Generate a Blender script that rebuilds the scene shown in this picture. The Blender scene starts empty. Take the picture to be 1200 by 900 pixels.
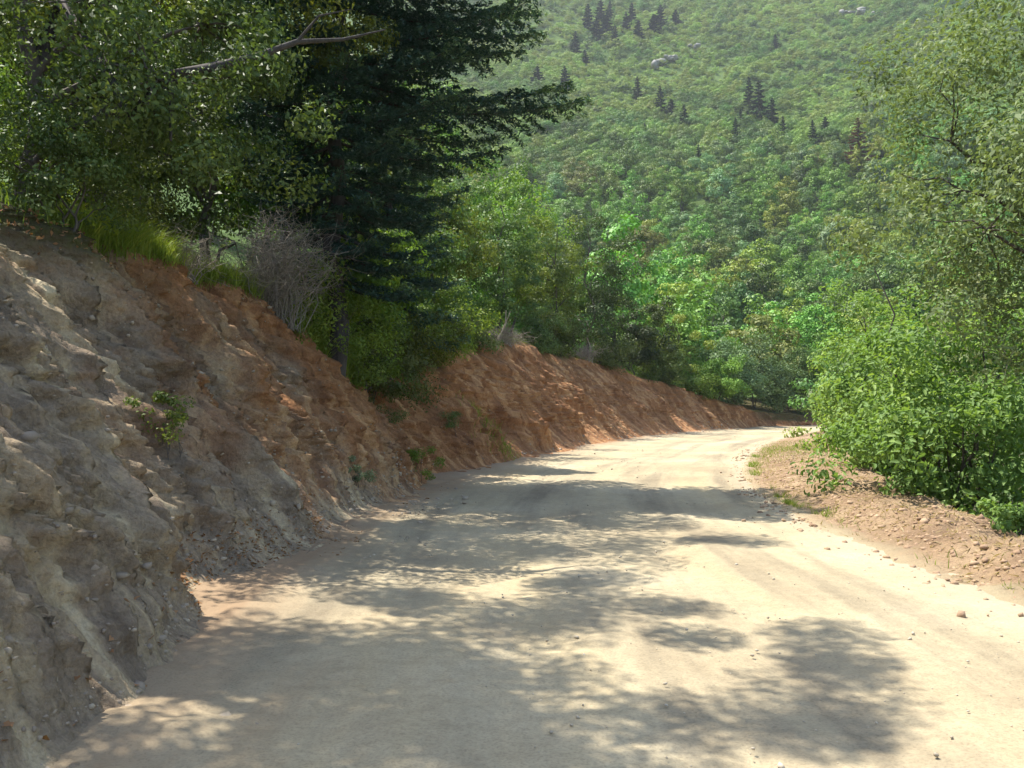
import bpy, math, random
import numpy as np
from mathutils import Vector, Matrix

R = math.radians
SC = bpy.context.scene
COL = SC.collection

# ------------------------------------------------------------------ camera, sky, sun, exposure
CAM_H, F, HOR = 1.6, 1000.0, 475.0
cd = bpy.data.cameras.new('camera'); cam = bpy.data.objects.new('camera', cd); COL.objects.link(cam)
cam.location = (0, 0, CAM_H); cd.sensor_width = 36; cd.lens = 30
cam.rotation_euler = (R(90) + math.atan(25 / 1000), 0, 0)
cd.clip_start = 0.05; cd.clip_end = 4000
SC.camera = cam
SUN_EL = 64.0
SUN_AZ = (-0.91, 0.41)                       # horizontal direction towards the sun
w = bpy.data.worlds.new('World'); SC.world = w; w.use_nodes = True
nt = w.node_tree; bg = nt.nodes['Background']
sky = nt.nodes.new('ShaderNodeTexSky'); sky.sky_type = 'NISHITA'; sky.sun_disc = False
sky.sun_elevation = R(SUN_EL); sky.sun_rotation = math.atan2(SUN_AZ[0], SUN_AZ[1])
nt.links.new(sky.outputs[0], bg.inputs[0]); bg.inputs[1].default_value = 0.15
ld = bpy.data.lights.new('sun', 'SUN'); ld.energy = 5.0; ld.angle = R(0.4); ld.color = (1.0, 0.95, 0.86)
sun = bpy.data.objects.new('sun', ld); COL.objects.link(sun)
sd = Vector((SUN_AZ[0] * math.cos(R(SUN_EL)), SUN_AZ[1] * math.cos(R(SUN_EL)), math.sin(R(SUN_EL))))
sun.rotation_euler = sd.to_track_quat('Z', 'Y').to_euler(); sun.location = (-20, 10, 60)
vs = SC.view_settings; vs.view_transform = 'Standard'; vs.look = 'None'; vs.exposure = 1.2; vs.gamma = 1
SC.cycles.max_bounces = 8; SC.cycles.diffuse_bounces = 3; SC.cycles.transmission_bounces = 4
SC.cycles.glossy_bounces = 2; SC.cycles.volume_bounces = 0
HAZE = 0.00022

# ------------------------------------------------------------------ noise
def _h(ix, iy, iz, seed):
    n = (ix * 374761393 + iy * 668265263 + iz * 2147483647 + seed * 974711) & 0xFFFFFFFF
    n = ((n ^ (n >> 13)) * 1274126177) & 0xFFFFFFFF
    n = n ^ (n >> 16)
    return (n & 0xFFFFFF) / float(0xFFFFFF)
def vnoise(x, y, z=None, seed=0):
    x = np.asarray(x, float); y = np.asarray(y, float)
    z = np.zeros_like(x) if z is None else np.asarray(z, float)
    x0 = np.floor(x); y0 = np.floor(y); z0 = np.floor(z)
    fx, fy, fz = x - x0, y - y0, z - z0
    fx = fx * fx * (3 - 2 * fx); fy = fy * fy * (3 - 2 * fy); fz = fz * fz * (3 - 2 * fz)
    x0 = x0.astype(np.int64); y0 = y0.astype(np.int64); z0 = z0.astype(np.int64)
    r = 0
    for dx in (0, 1):
        for dy in (0, 1):
            for dz in (0, 1):
                wgt = (fx if dx else 1 - fx) * (fy if dy else 1 - fy) * (fz if dz else 1 - fz)
                r = r + wgt * _h(x0 + dx, y0 + dy, z0 + dz, seed)
    return r * 2 - 1
def fbm(x, y, z=None, seed=0, oct=4, gain=0.5):
    a, t, f, n = 1.0, 0, 1.0, 0
    for o in range(oct):
        t = t + a * vnoise(np.asarray(x) * f, np.asarray(y) * f, None if z is None else np.asarray(z) * f, seed + o * 17)
        n += a; a *= gain; f *= 2.03
    return t / n
def sstep(a, b, x):
    t = np.clip((np.asarray(x, float) - a) / (b - a), 0, 1); return t * t * (3 - 2 * t)

# ------------------------------------------------------------------ the road's line
ctrl = np.array([(1.05, -34), (1.05, -24), (1.05, -14), (1.05, -4), (1.05, 5), (0.98, 9), (1.15, 13), (1.95, 18.5), (3.7, 25),
                 (7.1, 35), (12.0, 46), (18.6, 57.5), (28, 66), (40, 70.5), (58, 71), (80, 64), (110, 50), (150, 38), (220, 30)], float)
def catmull(P, step=0.12):
    out = []
    for i in range(1, len(P) - 2):
        p0, p1, p2, p3 = P[i - 1], P[i], P[i + 1], P[i + 2]
        n = max(4, int(np.linalg.norm(p2 - p1) / step))
        t = np.linspace(0, 1, n, endpoint=False)[:, None]
        out.append(0.5 * ((2 * p1) + (-p0 + p2) * t + (2 * p0 - 5 * p1 + 4 * p2 - p3) * t ** 2 + (-p0 + 3 * p1 - 3 * p2 + p3) * t ** 3))
    return np.vstack(out)
CL = catmull(ctrl)
_seg = np.linalg.norm(np.diff(CL, axis=0), axis=1)
CS = np.concatenate([[0], np.cumsum(_seg)])
_i0 = int(np.argmin(np.abs(CL[:, 1]) + (CL[:, 0] > 5) * 99)); CS = CS - CS[_i0]        # s = 0 beside the camera
_T = np.gradient(CL, axis=0); _T /= np.linalg.norm(_T, axis=1)[:, None]
HALF = 3.15
def road_xy(s, u):
    x = np.interp(s, CS, CL[:, 0]); y = np.interp(s, CS, CL[:, 1])
    tx = np.interp(s, CS, _T[:, 0]); ty = np.interp(s, CS, _T[:, 1])
    n = np.hypot(tx, ty); tx, ty = tx / n, ty / n
    return x + ty * u, y - tx * u           # u > 0 is the right-hand side
_sub = slice(0, None, 4)
CLs, CSs, Ts = CL[_sub], CS[_sub], _T[_sub]
def road_su(x, y):
    x = np.atleast_1d(np.asarray(x, float)).ravel(); y = np.atleast_1d(np.asarray(y, float)).ravel()
    S = np.empty_like(x); U = np.empty_like(x)
    for a in range(0, len(x), 20000):
        xx, yy = x[a:a + 20000, None], y[a:a + 20000, None]
        d2 = (xx - CLs[None, :, 0]) ** 2 + (yy - CLs[None, :, 1]) ** 2
        j = d2.argmin(1)
        dx = xx[:, 0] - CLs[j, 0]; dy = yy[:, 0] - CLs[j, 1]
        along = dx * Ts[j, 0] + dy * Ts[j, 1]
        side = dx * Ts[j, 1] - dy * Ts[j, 0]
        S[a:a + 20000] = CSs[j] + np.clip(along, -1, 1)
        U[a:a + 20000] = np.sign(side) * np.sqrt(d2[np.arange(len(j)), j])
    return S, U

# bank height, verge width along the road
def bank_h(s):
    return np.interp(s, [-30, 0, 4, 7, 11, 13.5, 15, 16.7, 18.2, 20.5, 24, 31, 38, 44, 51, 58, 64, 70, 90, 130],
                     [3.0, 3.1, 3.1, 3.25, 3.6, 3.5, 3.0, 2.3, 1.85, 2.4, 3.1, 3.9, 4.4, 4.0, 3.8, 2.6, 1.2, .8, .8, 1.2])
def bank_w(s): return bank_h(s) / np.interp(s, [18, 29, 56, 64], [1.22, .92, .92, 1.2])
def verge_w(s):
    return np.interp(s, [-10, 7, 9, 13, 20, 32, 50], [1.0, 1.1, 1.35, 1.9, 2.7, 2.6, 1.6])
def foot_shift(s):                           # bulges of the bank's foot towards the road
    return 0.12 * sstep(6.0, 5.1, s) * sstep(-3, 2, s) + 0.35 * np.exp(-((s - 7.3) / .9) ** 2) * -1 \
        + 0.28 * fbm(s * 0.55, s * 0 + 3.3, seed=5, oct=3) - 0.6 * np.exp(-((s - 18.4) / 1.6) ** 2)
def hill_z(D, s):
    k = np.interp(s, [-30, 44, 58, 75, 120], [0.42, 0.40, 0.16, 0.14, 0.2])
    return k * np.minimum(D, 15) + np.interp(D, [0, 15, 60, 135, 235, 435, 635, 800, 1000, 1400], [0, 0, 12, 43, 104, 238, 385, 500, 620, 700])
def verge_z(e, s):
    """e: metres past the road's right edge"""
    W = verge_w(s)
    berm = 0.19 * sstep(0, .5, e / W) * np.interp(s, [4, 9, 20, 40], [.9, 1.15, .8, .5])
    drop = -0.75 * np.maximum(e - W, 0) - 0.0
    return np.maximum(berm + drop, -13 - 0.0 * e)
def base_z(s, u):
    d = -u - HALF + 0.0
    Ht = bank_h(s); wd = bank_w(s)
    t = np.clip(d / wd, 0, 1)
    prof = Ht * (0.10 * t + 0.90 * np.where(t < .12, t * t / .24 * 1.0, t - .06) / .94)
    zl = np.where(d > wd, Ht + hill_z(d - wd, s), prof)
    zr = verge_z(u - HALF, s)
    return np.where(d > 0, zl, np.where(u > HALF, zr, 0))
def gz(x, y):
    x_, y_ = np.atleast_1d(x).astype(float), np.atleast_1d(y).astype(float)
    s, u = road_su(x_, y_)
    z = base_z(s, u)
    D = np.maximum(-u - 25, 0)
    amp = np.minimum(D / 120, 1) * 13
    z = z + amp * (fbm(x_ / 120, y_ / 120, seed=9, oct=3)) + np.minimum(D / 60, 1) * 1.6 * fbm(x_ / 17, y_ / 17, seed=19, oct=2)
    return z
def ground(x, y): return float(gz(x, y)[0])

# ------------------------------------------------------------------ mesh helpers
def mesh_obj(name, V, Fq, mat, parent=None, attrs=None, smooth=False, uv=None, nside=4):
    """V (n,3); Fq (m,nside) int array"""
    V = np.asarray(V, np.float32); Fq = np.asarray(Fq, np.int32)
    me = bpy.data.meshes.new(name)
    me.vertices.add(len(V)); me.vertices.foreach_set('co', V.ravel())
    k = Fq.shape[1]
    me.loops.add(Fq.size); me.loops.foreach_set('vertex_index', Fq.ravel())
    me.polygons.add(len(Fq)); me.polygons.foreach_set('loop_start', np.arange(len(Fq), dtype=np.int32) * k)
    me.polygons.foreach_set('loop_total', np.full(len(Fq), k, np.int32))
    if smooth: me.polygons.foreach_set('use_smooth', np.ones(len(Fq), bool))
    for an, (dom, arr) in (attrs or {}).items():
        at_ = me.attributes.new(an, 'FLOAT', dom); at_.data.foreach_set('value', np.asarray(arr, np.float32))
    if uv is not None:
        l = me.uv_layers.new(name='UVMap'); l.data.foreach_set('uv', np.asarray(uv, np.float32)[Fq.ravel()].ravel())
    me.update(calc_edges=True); me.validate()
    if mat is not None: me.materials.append(mat)
    o = bpy.data.objects.new(name, me); COL.objects.link(o)
    if parent is not None: o.parent = parent
    return o
def grid_faces(nr, nc):
    i = np.arange(nr - 1)[:, None] * nc + np.arange(nc - 1)[None, :]
    i = i.ravel(); return np.stack([i, i + 1, i + nc + 1, i + nc], 1)
def tag(o, label=None, cat=None, group=None, kind=None):
    for k, v in (('label', label), ('category', cat), ('group', group), ('kind', kind)):
        if v: o[k] = v
    return o
def empty(name, loc, rz=0, sc=1):
    o = bpy.data.objects.new(name, None); COL.objects.link(o); o.location = loc
    o.rotation_euler = (0, 0, rz); o.scale = (sc,) * 3 if not hasattr(sc, '__len__') else sc
    o.empty_display_size = .3
    return o

class Tubes:
    def __init__(s): s.V, s.F, s.n = [], [], 0
    def add(s, pts, radii, k=6):
        pts = np.asarray(pts, float); n = len(pts)
        T = np.gradient(pts, axis=0); T /= np.maximum(np.linalg.norm(T, axis=1), 1e-9)[:, None]
        ref = np.array([0.31, 0.2, .93]) if abs(T[0, 2]) < .8 else np.array([1, .13, 0.05])
        A = np.cross(T, ref); A /= np.maximum(np.linalg.norm(A, axis=1), 1e-9)[:, None]; B = np.cross(T, A)
        a = np.arange(k) * 2 * math.pi / k
        r = np.asarray(radii, float)[:, None, None]
        ring = pts[:, None, :] + r * (np.cos(a)[None, :, None] * A[:, None, :] + np.sin(a)[None, :, None] * B[:, None, :])
        s.V.append(ring.reshape(-1, 3))
        i = np.arange(n - 1)[:, None] * k; j = np.arange(k)[None, :]; j2 = (j + 1) % k
        f = np.stack([i + j, i + j2, i + k + j2, i + k + j], -1).reshape(-1, 4) + s.n
        s.F.append(f); s.n += n * k
    def build(s, name, mat, parent=None):
        return mesh_obj(name, np.vstack(s.V), np.vstack(s.F), mat, parent, smooth=True)

def curve_pts(p0, p1, sag, n, rng, wob=0.05):
    p0, p1 = np.asarray(p0, float), np.asarray(p1, float)
    t = np.linspace(0, 1, n)[:, None]
    L = np.linalg.norm(p1 - p0)
    P = p0 + (p1 - p0) * t + np.array([0, 0, sag]) * (4 * t * (1 - t)) * L
    nz = rng.normal(0, 1, (n, 3)) * wob * L; nz[0] = 0; nz[-1] = 0
    return P + nz

def leaves(P, N, L, W, rng, fold=.25, six=False):
    """P centres, N face normals, lengths and widths -> verts, faces, per-face random"""
    n = len(P)
    N = N / np.maximum(np.linalg.norm(N, axis=1), 1e-9)[:, None]
    a = rng.normal(0, 1, (n, 3)); a -= (a * N).sum(1)[:, None] * N
    a /= np.maximum(np.linalg.norm(a, axis=1), 1e-9)[:, None]; b = np.cross(N, a)
    L = np.broadcast_to(L, n)[:, None]; W = np.broadcast_to(W, n)[:, None]
    base = P - a * L * .5; tip = P + a * L * .5 - N * L * .12
    l = P + b * W * .5 + N * W * fold - a * L * .06; r = P - b * W * .5 + N * W * fold - a * L * .06
    if not six:
        V = np.stack([base, r, tip, l], 1).reshape(-1, 3)
        Fq = np.arange(n * 4).reshape(n, 4)
        return V, Fq, rng.random(n)
    l2 = P + b * W * .34 + N * W * fold * .6 + a * L * .27; r2 = P - b * W * .34 + N * W * fold * .6 + a * L * .27
    l1 = P + b * W * .44 + N * W * fold * .9 - a * L * .2; r1 = P - b * W * .44 + N * W * fold * .9 - a * L * .2
    V = np.stack([base, r1, r2, tip, l2, l1], 1).reshape(-1, 3)
    o = np.arange(n)[:, None] * 6
    Fq = np.concatenate([o + np.array([[0, 1, 2, 3]]), o + np.array([[0, 3, 4, 5]])], 1).reshape(-1, 4)
    return V, Fq, np.repeat(rng.random(n), 2)

# ------------------------------------------------------------------ materials
def newmat(name):
    m = bpy.data.materials.new(name); m.use_nodes = True
    t = m.node_tree; b = t.nodes['Principled BSDF']
    return m, t, b
def node(t, typ, **kw):
    n = t.nodes.new(typ)
    for k, v in kw.items(): setattr(n, k, v)
    return n
def ramp(t, stops, fac):
    r = t.nodes.new('ShaderNodeValToRGB'); e = r.color_ramp.elements
    e[0].position, e[0].color = stops[0][0], (*stops[0][1], 1)
    e[1].position, e[1].color = stops[-1][0], (*stops[-1][1], 1)
    for p, c in stops[1:-1]:
        x = e.new(p); x.color = (*c, 1)
    t.links.new(fac, r.inputs[0]); return r.outputs[0]
def nse(t, scale, detail=4, rough=.55, vec=None, dist=0):
    n = t.nodes.new('ShaderNodeTexNoise'); n.inputs['Scale'].default_value = scale
    n.inputs['Detail'].default_value = detail; n.inputs['Roughness'].default_value = rough; n.inputs['Distortion'].default_value = dist
    if vec is not None: t.links.new(vec, n.inputs['Vector'])
    return n.outputs['Fac']
def mixc(t, fac, a, b, typ='MIX'):
    m = t.nodes.new('ShaderNodeMix'); m.data_type = 'RGBA'; m.blend_type = typ
    for idx, v in ((0, fac), (6, a), (7, b)):
        if isinstance(v, (int, float)): m.inputs[idx].default_value = v
        elif isinstance(v, tuple): m.inputs[idx].default_value = (*v, 1)
        else: t.links.new(v, m.inputs[idx])
    return m.outputs[2]
def mth(t, op, a, b=None, clamp=False):
    m = t.nodes.new('ShaderNodeMath'); m.operation = op; m.use_clamp = clamp
    for i, v in enumerate((a, b)):
        if v is None: continue
        if isinstance(v, (int, float)): m.inputs[i].default_value = v
        else: t.links.new(v, m.inputs[i])
    return m.outputs[0]
def bump(t, b, h, strength, dist):
    n = t.nodes.new('ShaderNodeBump'); n.inputs['Strength'].default_value = strength; n.inputs['Distance'].default_value = dist
    t.links.new(h, n.inputs['Height']); t.links.new(n.outputs[0], b.inputs['Normal'])
def geo_pos(t): return t.nodes.new('ShaderNodeNewGeometry').outputs['Position']
def scaled(t, vec, s):
    m = t.nodes.new('ShaderNodeMapping'); m.inputs['Scale'].default_value = s; t.links.new(vec, m.inputs['Vector']); return m.outputs[0]

def leaf_mat(name, c0, c1, c2, trans=.35, rough=.5, objvar=.25, spec=.22, hue=.012):
    """leaf colours vary from leaf to leaf and from branch to branch"""
    m, t, b = newmat(name)
    at = node(t, 'ShaderNodeAttribute', attribute_name='rnd')
    oi = t.nodes.new('ShaderNodeObjectInfo')
    n1 = nse(t, 1.1, 2, .5, t.nodes.new('ShaderNodeTexCoord').outputs['Object'])
    f = mth(t, 'ADD', mth(t, 'MULTIPLY', at.outputs['Fac'], .55), mth(t, 'MULTIPLY', mth(t, 'SUBTRACT', n1, .25), .9), True)
    c = ramp(t, [(0, c0), (.5, c1), (1, c2)], f)
    hsv = t.nodes.new('ShaderNodeHueSaturation')
    t.links.new(c, hsv.inputs['Color'])
    t.links.new(mth(t, 'ADD', mth(t, 'MULTIPLY', oi.outputs['Random'], .05 * objvar * 4), .5 - .025 * objvar * 4 - hue), hsv.inputs['Hue'])
    t.links.new(mth(t, 'ADD', mth(t, 'MULTIPLY', oi.outputs['Random'], objvar * 2), 1 - objvar), hsv.inputs['Value'])
    t.links.new(hsv.outputs[0], b.inputs['Base Color'])
    b.inputs['Roughness'].default_value = rough; b.inputs['Specular IOR Level'].default_value = spec
    tr = t.nodes.new('ShaderNodeBsdfTranslucent')
    tc = mixc(t, 1.0, hsv.outputs[0], (1.25, 1.3, .55), 'MULTIPLY'); t.links.new(tc, tr.inputs['Color'])
    mx = t.nodes.new('ShaderNodeMixShader'); mx.inputs[0].default_value = trans
    t.links.new(b.outputs[0], mx.inputs[1]); t.links.new(tr.outputs[0], mx.inputs[2])
    t.links.new(mx.outputs[0], t.nodes['Material Output'].inputs['Surface'])
    return m
def bark_mat(name, a, c, sc=14):
    m, t, b = newmat(name)
    v = scaled(t, t.nodes.new('ShaderNodeTexCoord').outputs['Object'], (1, 1, .25))
    n = nse(t, sc, 6, .65, v)
    t.links.new(ramp(t, [(.3, a), (.7, c)], n), b.inputs['Base Color']); b.inputs['Roughness'].default_value = .95
    bump(t, b, n, .6, .03); return m
M = {}
M['oak'] = leaf_mat('oak_leaf', (0.064, 0.106, 0.024), (0.120, 0.179, 0.038), (0.260, 0.307, 0.052), .35)
M['fir'] = leaf_mat('fir_needle', (0.029, 0.064, 0.058), (0.044, 0.091, 0.075), (0.162, 0.266, 0.117), .15, .6)
M['green'] = leaf_mat('green_leaf', (0.076, 0.144, 0.025), (0.140, 0.239, 0.040), (0.304, 0.375, 0.064), .38)
M['dark'] = leaf_mat('dark_leaf', (0.055, 0.096, 0.035), (0.094, 0.148, 0.044), (0.196, 0.238, 0.065), .28)
M['deepdark'] = leaf_mat('deep_dark_leaf', (.030, .055, .022), (.048, .082, .028), (.10, .14, .045), .22)
M['mulberry'] = leaf_mat('mulberry_leaf', (0.082, 0.160, 0.046), (0.156, 0.276, 0.075), (0.335, 0.467, 0.124), .36, .55, .05, .2)
M['olive'] = leaf_mat('olive_leaf', (0.095, 0.140, 0.060), (0.157, 0.218, 0.096), (0.269, 0.336, 0.180), .28, .6, .05, .15)
M['greyleaf'] = leaf_mat('grey_leaf', (0.117, 0.170, 0.088), (0.200, 0.268, 0.144), (0.333, 0.405, 0.239), .25, .6, .1)
M['f_bright'] = leaf_mat('forest_bright', (0.080, 0.178, 0.030), (0.135, 0.284, 0.047), (0.249, 0.420, 0.067), .16)
M['f_mid'] = leaf_mat('forest_mid', (0.063, 0.140, 0.033), (0.102, 0.210, 0.047), (0.192, 0.315, 0.067), .16)
M['f_dark'] = leaf_mat('forest_dark', (0.041, 0.092, 0.030), (0.068, 0.140, 0.037), (0.124, 0.210, 0.049), .16)
M['f_grey'] = leaf_mat('forest_grey', (0.087, 0.170, 0.067), (0.140, 0.250, 0.100), (0.226, 0.361, 0.151), .16)
M['f_yellow'] = leaf_mat('forest_yellow', (0.147, 0.221, 0.033), (0.226, 0.315, 0.049), (0.384, 0.463, 0.075), .16)
M['f_olive'] = leaf_mat('forest_olive', (0.102, 0.148, 0.037), (0.159, 0.201, 0.049), (0.249, 0.274, 0.075), .16)
M['scrub'] = leaf_mat('scrub_leaf', (0.124, 0.210, 0.044), (0.192, 0.306, 0.060), (0.317, 0.420, 0.092), .16)
M['scrub_y'] = leaf_mat('scrub_yellow', (0.145, 0.24, 0.047), (0.235, 0.34, 0.075), (0.36, 0.45, 0.108), .16)
M['conifer'] = leaf_mat('conifer_needle', (0.014, 0.033, 0.025), (0.022, 0.050, 0.036), (0.039, 0.078, 0.043), .1, .6, .15)
M['deadfir'] = leaf_mat('dead_needle', (.10, .055, .03), (.16, .085, .045), (.22, .12, .07), .2, .8, .05)
M['grass'] = leaf_mat('grass_blade', (0.102, 0.174, 0.024), (0.170, 0.261, 0.036), (0.340, 0.362, 0.072), .4, .55, .0)
M['drygrass'] = leaf_mat('dry_grass', (.22, .17, .08), (.34, .27, .14), (.45, .38, .22), .3, .8, .0)
M['litter'] = leaf_mat('leaf_litter', (.16, .08, .03), (.30, .17, .07), (.45, .30, .15), .15, .8, .0)
M['bark'] = bark_mat('bark', (.045, .035, .028), (.13, .105, .085))
M['firbark'] = bark_mat('fir_bark', (.03, .025, .024), (.09, .075, .068))
M['palebark'] = bark_mat('pale_bark', (.25, .2, .14), (.45, .38, .28), 30)
M['deadwood'] = bark_mat('dead_twigs', (.15, .125, .10), (.36, .31, .25), 20)

# ------------------------------------------------------------------ setting materials
def road_mat():
    m, t, b = newmat('dirt_road')
    P = geo_pos(t); uv = t.nodes.new('ShaderNodeUVMap'); sx = t.nodes.new('ShaderNodeSeparateXYZ'); t.links.new(uv.outputs[0], sx.inputs[0])
    big = nse(t, .35, 4, .55, P); along = nse(t, 1.0, 5, .6, scaled(t, uv.outputs[0], (1.1, .09, 1)))
    fine = nse(t, 9, 6, .7, P); grit = nse(t, 55, 4, .7, P)
    base = ramp(t, [(.30, (.325, .262, .168)), (.52, (.405, .338, .218)), (.72, (.485, .415, .285))], big)
    tr = ramp(t, [(.36, (.62, .62, .65)), (.50, (1, 1, 1)), (.66, (1.14, 1.10, 1.02))], along)
    c = mixc(t, .85, base, tr, 'MULTIPLY')
    c = mixc(t, .5, c, ramp(t, [(.3, (.72, .70, .68)), (.6, (1.05, 1.05, 1.05))], fine), 'MULTIPLY')
    c = mixc(t, .6, c, ramp(t, [(.33, (.62, .6, .58)), (.5, (1, 1, 1)), (.7, (1.18, 1.15, 1.1))], grit), 'MULTIPLY')
    # reddish soil spilled from the bank on the left, greyer compacted edge on the right
    lft = mth(t, 'ADD', mth(t, 'MULTIPLY', sx.outputs[0], -1), mth(t, 'MULTIPLY', mth(t, 'SUBTRACT', along, .5), 3.2))
    mr = t.nodes.new('ShaderNodeMapRange'); mr.inputs[1].default_value = 2.3; mr.inputs[2].default_value = 3.3; t.links.new(lft, mr.inputs[0])
    c = mixc(t, mth(t, 'MULTIPLY', mr.outputs[0], .8), c, (.27, .175, .105))
    rgt = mth(t, 'ADD', sx.outputs[0], mth(t, 'MULTIPLY', mth(t, 'SUBTRACT', along, .5), 1.2))
    mr2 = t.nodes.new('ShaderNodeMapRange'); mr2.inputs[1].default_value = 2.6; mr2.inputs[2].default_value = 3.1; t.links.new(rgt, mr2.inputs[0])
    c = mixc(t, mth(t, 'MULTIPLY', mr2.outputs[0], .55), c, (.33, .29, .22))
    t.links.new(c, b.inputs['Base Color']); b.inputs['Roughness'].default_value = .92; b.inputs['Specular IOR Level'].default_value = .2
    h = mth(t, 'ADD', mth(t, 'MULTIPLY', fine, .5), mth(t, 'MULTIPLY', grit, .25)); bump(t, b, h, .7, .03)
    return m
def bank_mat():
    m, t, b = newmat('cut_earth')
    P = geo_pos(t); uv = t.nodes.new('ShaderNodeUVMap').outputs[0]
    su = t.nodes.new('ShaderNodeSeparateXYZ'); t.links.new(uv, su.inputs[0])
    sp = t.nodes.new('ShaderNodeSeparateXYZ'); t.links.new(P, sp.inputs[0])
    big = nse(t, .55, 5, .6, P); streak = nse(t, 1.0, 6, .62, scaled(t, uv, (.6, 3.4, 1)), .8)
    fine = nse(t, 7, 7, .72, P); grit = nse(t, 32, 5, .75, P)
    vor = t.nodes.new('ShaderNodeTexVoronoi'); vor.inputs['Scale'].default_value = 13; t.links.new(P, vor.inputs['Vector'])
    grey = ramp(t, [(.32, (.18, .135, .095)), (.48, (.30, .23, .16)), (.58, (.44, .34, .215)), (.68, (.60, .49, .32))], streak)
    red = ramp(t, [(.3, (.19, .088, .044)), (.5, (.34, .165, .075)), (.68, (.58, .34, .165))], streak)
    # near the camera the cut is grey weathered rock, further on red earth; along it the two alternate
    a = mth(t, 'ADD', mth(t, 'MULTIPLY', su.outputs[1], .11), mth(t, 'MULTIPLY', mth(t, 'SUBTRACT', big, .5), 3.6))
    a = mth(t, 'ADD', a, mth(t, 'MULTIPLY', sp.outputs[2], .20))
    mr = t.nodes.new('ShaderNodeMapRange'); mr.inputs[1].default_value = 1.15; mr.inputs[2].default_value = 1.95; t.links.new(a, mr.inputs[0])
    c = mixc(t, mr.outputs[0], grey, red)
    c = mixc(t, .7, c, ramp(t, [(.3, (.6, .58, .56)), (.55, (1, 1, 1)), (.75, (1.3, 1.25, 1.15))], fine), 'MULTIPLY')
    c = mixc(t, .6, c, ramp(t, [(.35, (.6, .6, .6)), (.55, (1.05, 1.05, 1.05)), (.75, (1.4, 1.35, 1.25))], grit), 'MULTIPLY')
    # humus and moss on the natural ground above the lip
    at = node(t, 'ShaderNodeAttribute', attribute_name='top')
    tp = mth(t, 'ADD', at.outputs['Fac'], mth(t, 'MULTIPLY', mth(t, 'SUBTRACT', fine, .5), .9), True)
    c = mixc(t, tp, c, ramp(t, [(.35, (.045, .033, .02)), (.6, (.075, .075, .025)), (.8, (.13, .10, .05))], fine))
    t.links.new(c, b.inputs['Base Color']); b.inputs['Roughness'].default_value = .95; b.inputs['Specular IOR Level'].default_value = .15
    def cracks(sc, vec):
        v = t.nodes.new('ShaderNodeTexVoronoi'); v.feature = 'DISTANCE_TO_EDGE'; v.inputs['Scale'].default_value = sc; t.links.new(vec, v.inputs['Vector'])
        return mth(t, 'MINIMUM', mth(t, 'MULTIPLY', v.outputs['Distance'], 6), 1)
    wv = t.nodes.new('ShaderNodeVectorMath'); wv.operation = 'ADD'
    nn = t.nodes.new('ShaderNodeTexNoise'); nn.inputs['Scale'].default_value = 3; t.links.new(P, nn.inputs['Vector']); t.links.new(P, wv.inputs[0]); t.links.new(nn.outputs['Color'], wv.inputs[1])
    warped = scaled(t, P, (1, 1.25, .75))
    k1, k2 = cracks(5.5, warped), cracks(15, warped)
    h = mth(t, 'ADD', mth(t, 'ADD', mth(t, 'MULTIPLY', fine, .9), mth(t, 'MULTIPLY', grit, .4)), mth(t, 'MULTIPLY', vor.outputs['Distance'], .35))
    h = mth(t, 'ADD', h, mth(t, 'ADD', mth(t, 'MULTIPLY', k1, .14), mth(t, 'MULTIPLY', k2, .10)))
    bump(t, b, h, .8, .06); return m
def verge_mat():
    m, t, b = newmat('loose_soil')
    P = geo_pos(t); uv = t.nodes.new('ShaderNodeUVMap').outputs[0]
    su = t.nodes.new('ShaderNodeSeparateXYZ'); t.links.new(uv, su.inputs[0])
    big = nse(t, .9, 5, .6, P); fine = nse(t, 12, 6, .7, P); grit = nse(t, 45, 5, .75, P)
    c = ramp(t, [(.3, (.22, .145, .09)), (.5, (.32, .22, .135)), (.7, (.42, .31, .195))], big)
    c = mixc(t, .75, c, ramp(t, [(.3, (.6, .57, .55)), (.52, (1, 1, 1)), (.72, (1.25, 1.2, 1.12))], fine), 'MULTIPLY')
    c = mixc(t, .7, c, ramp(t, [(.33, (.55, .53, .5)), (.5, (1, 1, 1)), (.7, (1.3, 1.25, 1.2))], grit), 'MULTIPLY')
    mr = t.nodes.new('ShaderNodeMapRange'); mr.inputs[1].default_value = 3.35; mr.inputs[2].default_value = 3.0
    t.links.new(mth(t, 'ADD', su.outputs[0], mth(t, 'MULTIPLY', mth(t, 'SUBTRACT', big, .5), 1.0)), mr.inputs[0])
    c = mixc(t, mr.outputs[0], c, (.40, .325, .205))
    at = node(t, 'ShaderNodeAttribute', attribute_name='top')
    c = mixc(t, mth(t, 'ADD', at.outputs['Fac'], mth(t, 'MULTIPLY', mth(t, 'SUBTRACT', fine, .5), .6), True), c, (.07, .07, .03))
    t.links.new(c, b.inputs['Base Color']); b.inputs['Roughness'].default_value = .95; b.inputs['Specular IOR Level'].default_value = .15
    bump(t, b, mth(t, 'ADD', mth(t, 'MULTIPLY', fine, .8), mth(t, 'MULTIPLY', grit, .4)), .9, .06); return m
def ground_mat():
    m, t, b = newmat('hill_ground')
    P = geo_pos(t); n1 = nse(t, .02, 5, .6, P); n2 = nse(t, .9, 5, .65, P)
    c = ramp(t, [(.3, (.045, .075, .02)), (.5, (.07, .115, .03)), (.7, (.10, .15, .045))], n1)
    c = mixc(t, .6, c, ramp(t, [(.3, (.5, .5, .5)), (.6, (1.1, 1.1, 1.1))], n2), 'MULTIPLY')
    t.links.new(c, b.inputs['Base Color']); b.inputs['Roughness'].default_value = 1; b.inputs['Specular IOR Level'].default_value = .1
    bump(t, b, n2, .5, .3); return m
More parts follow.
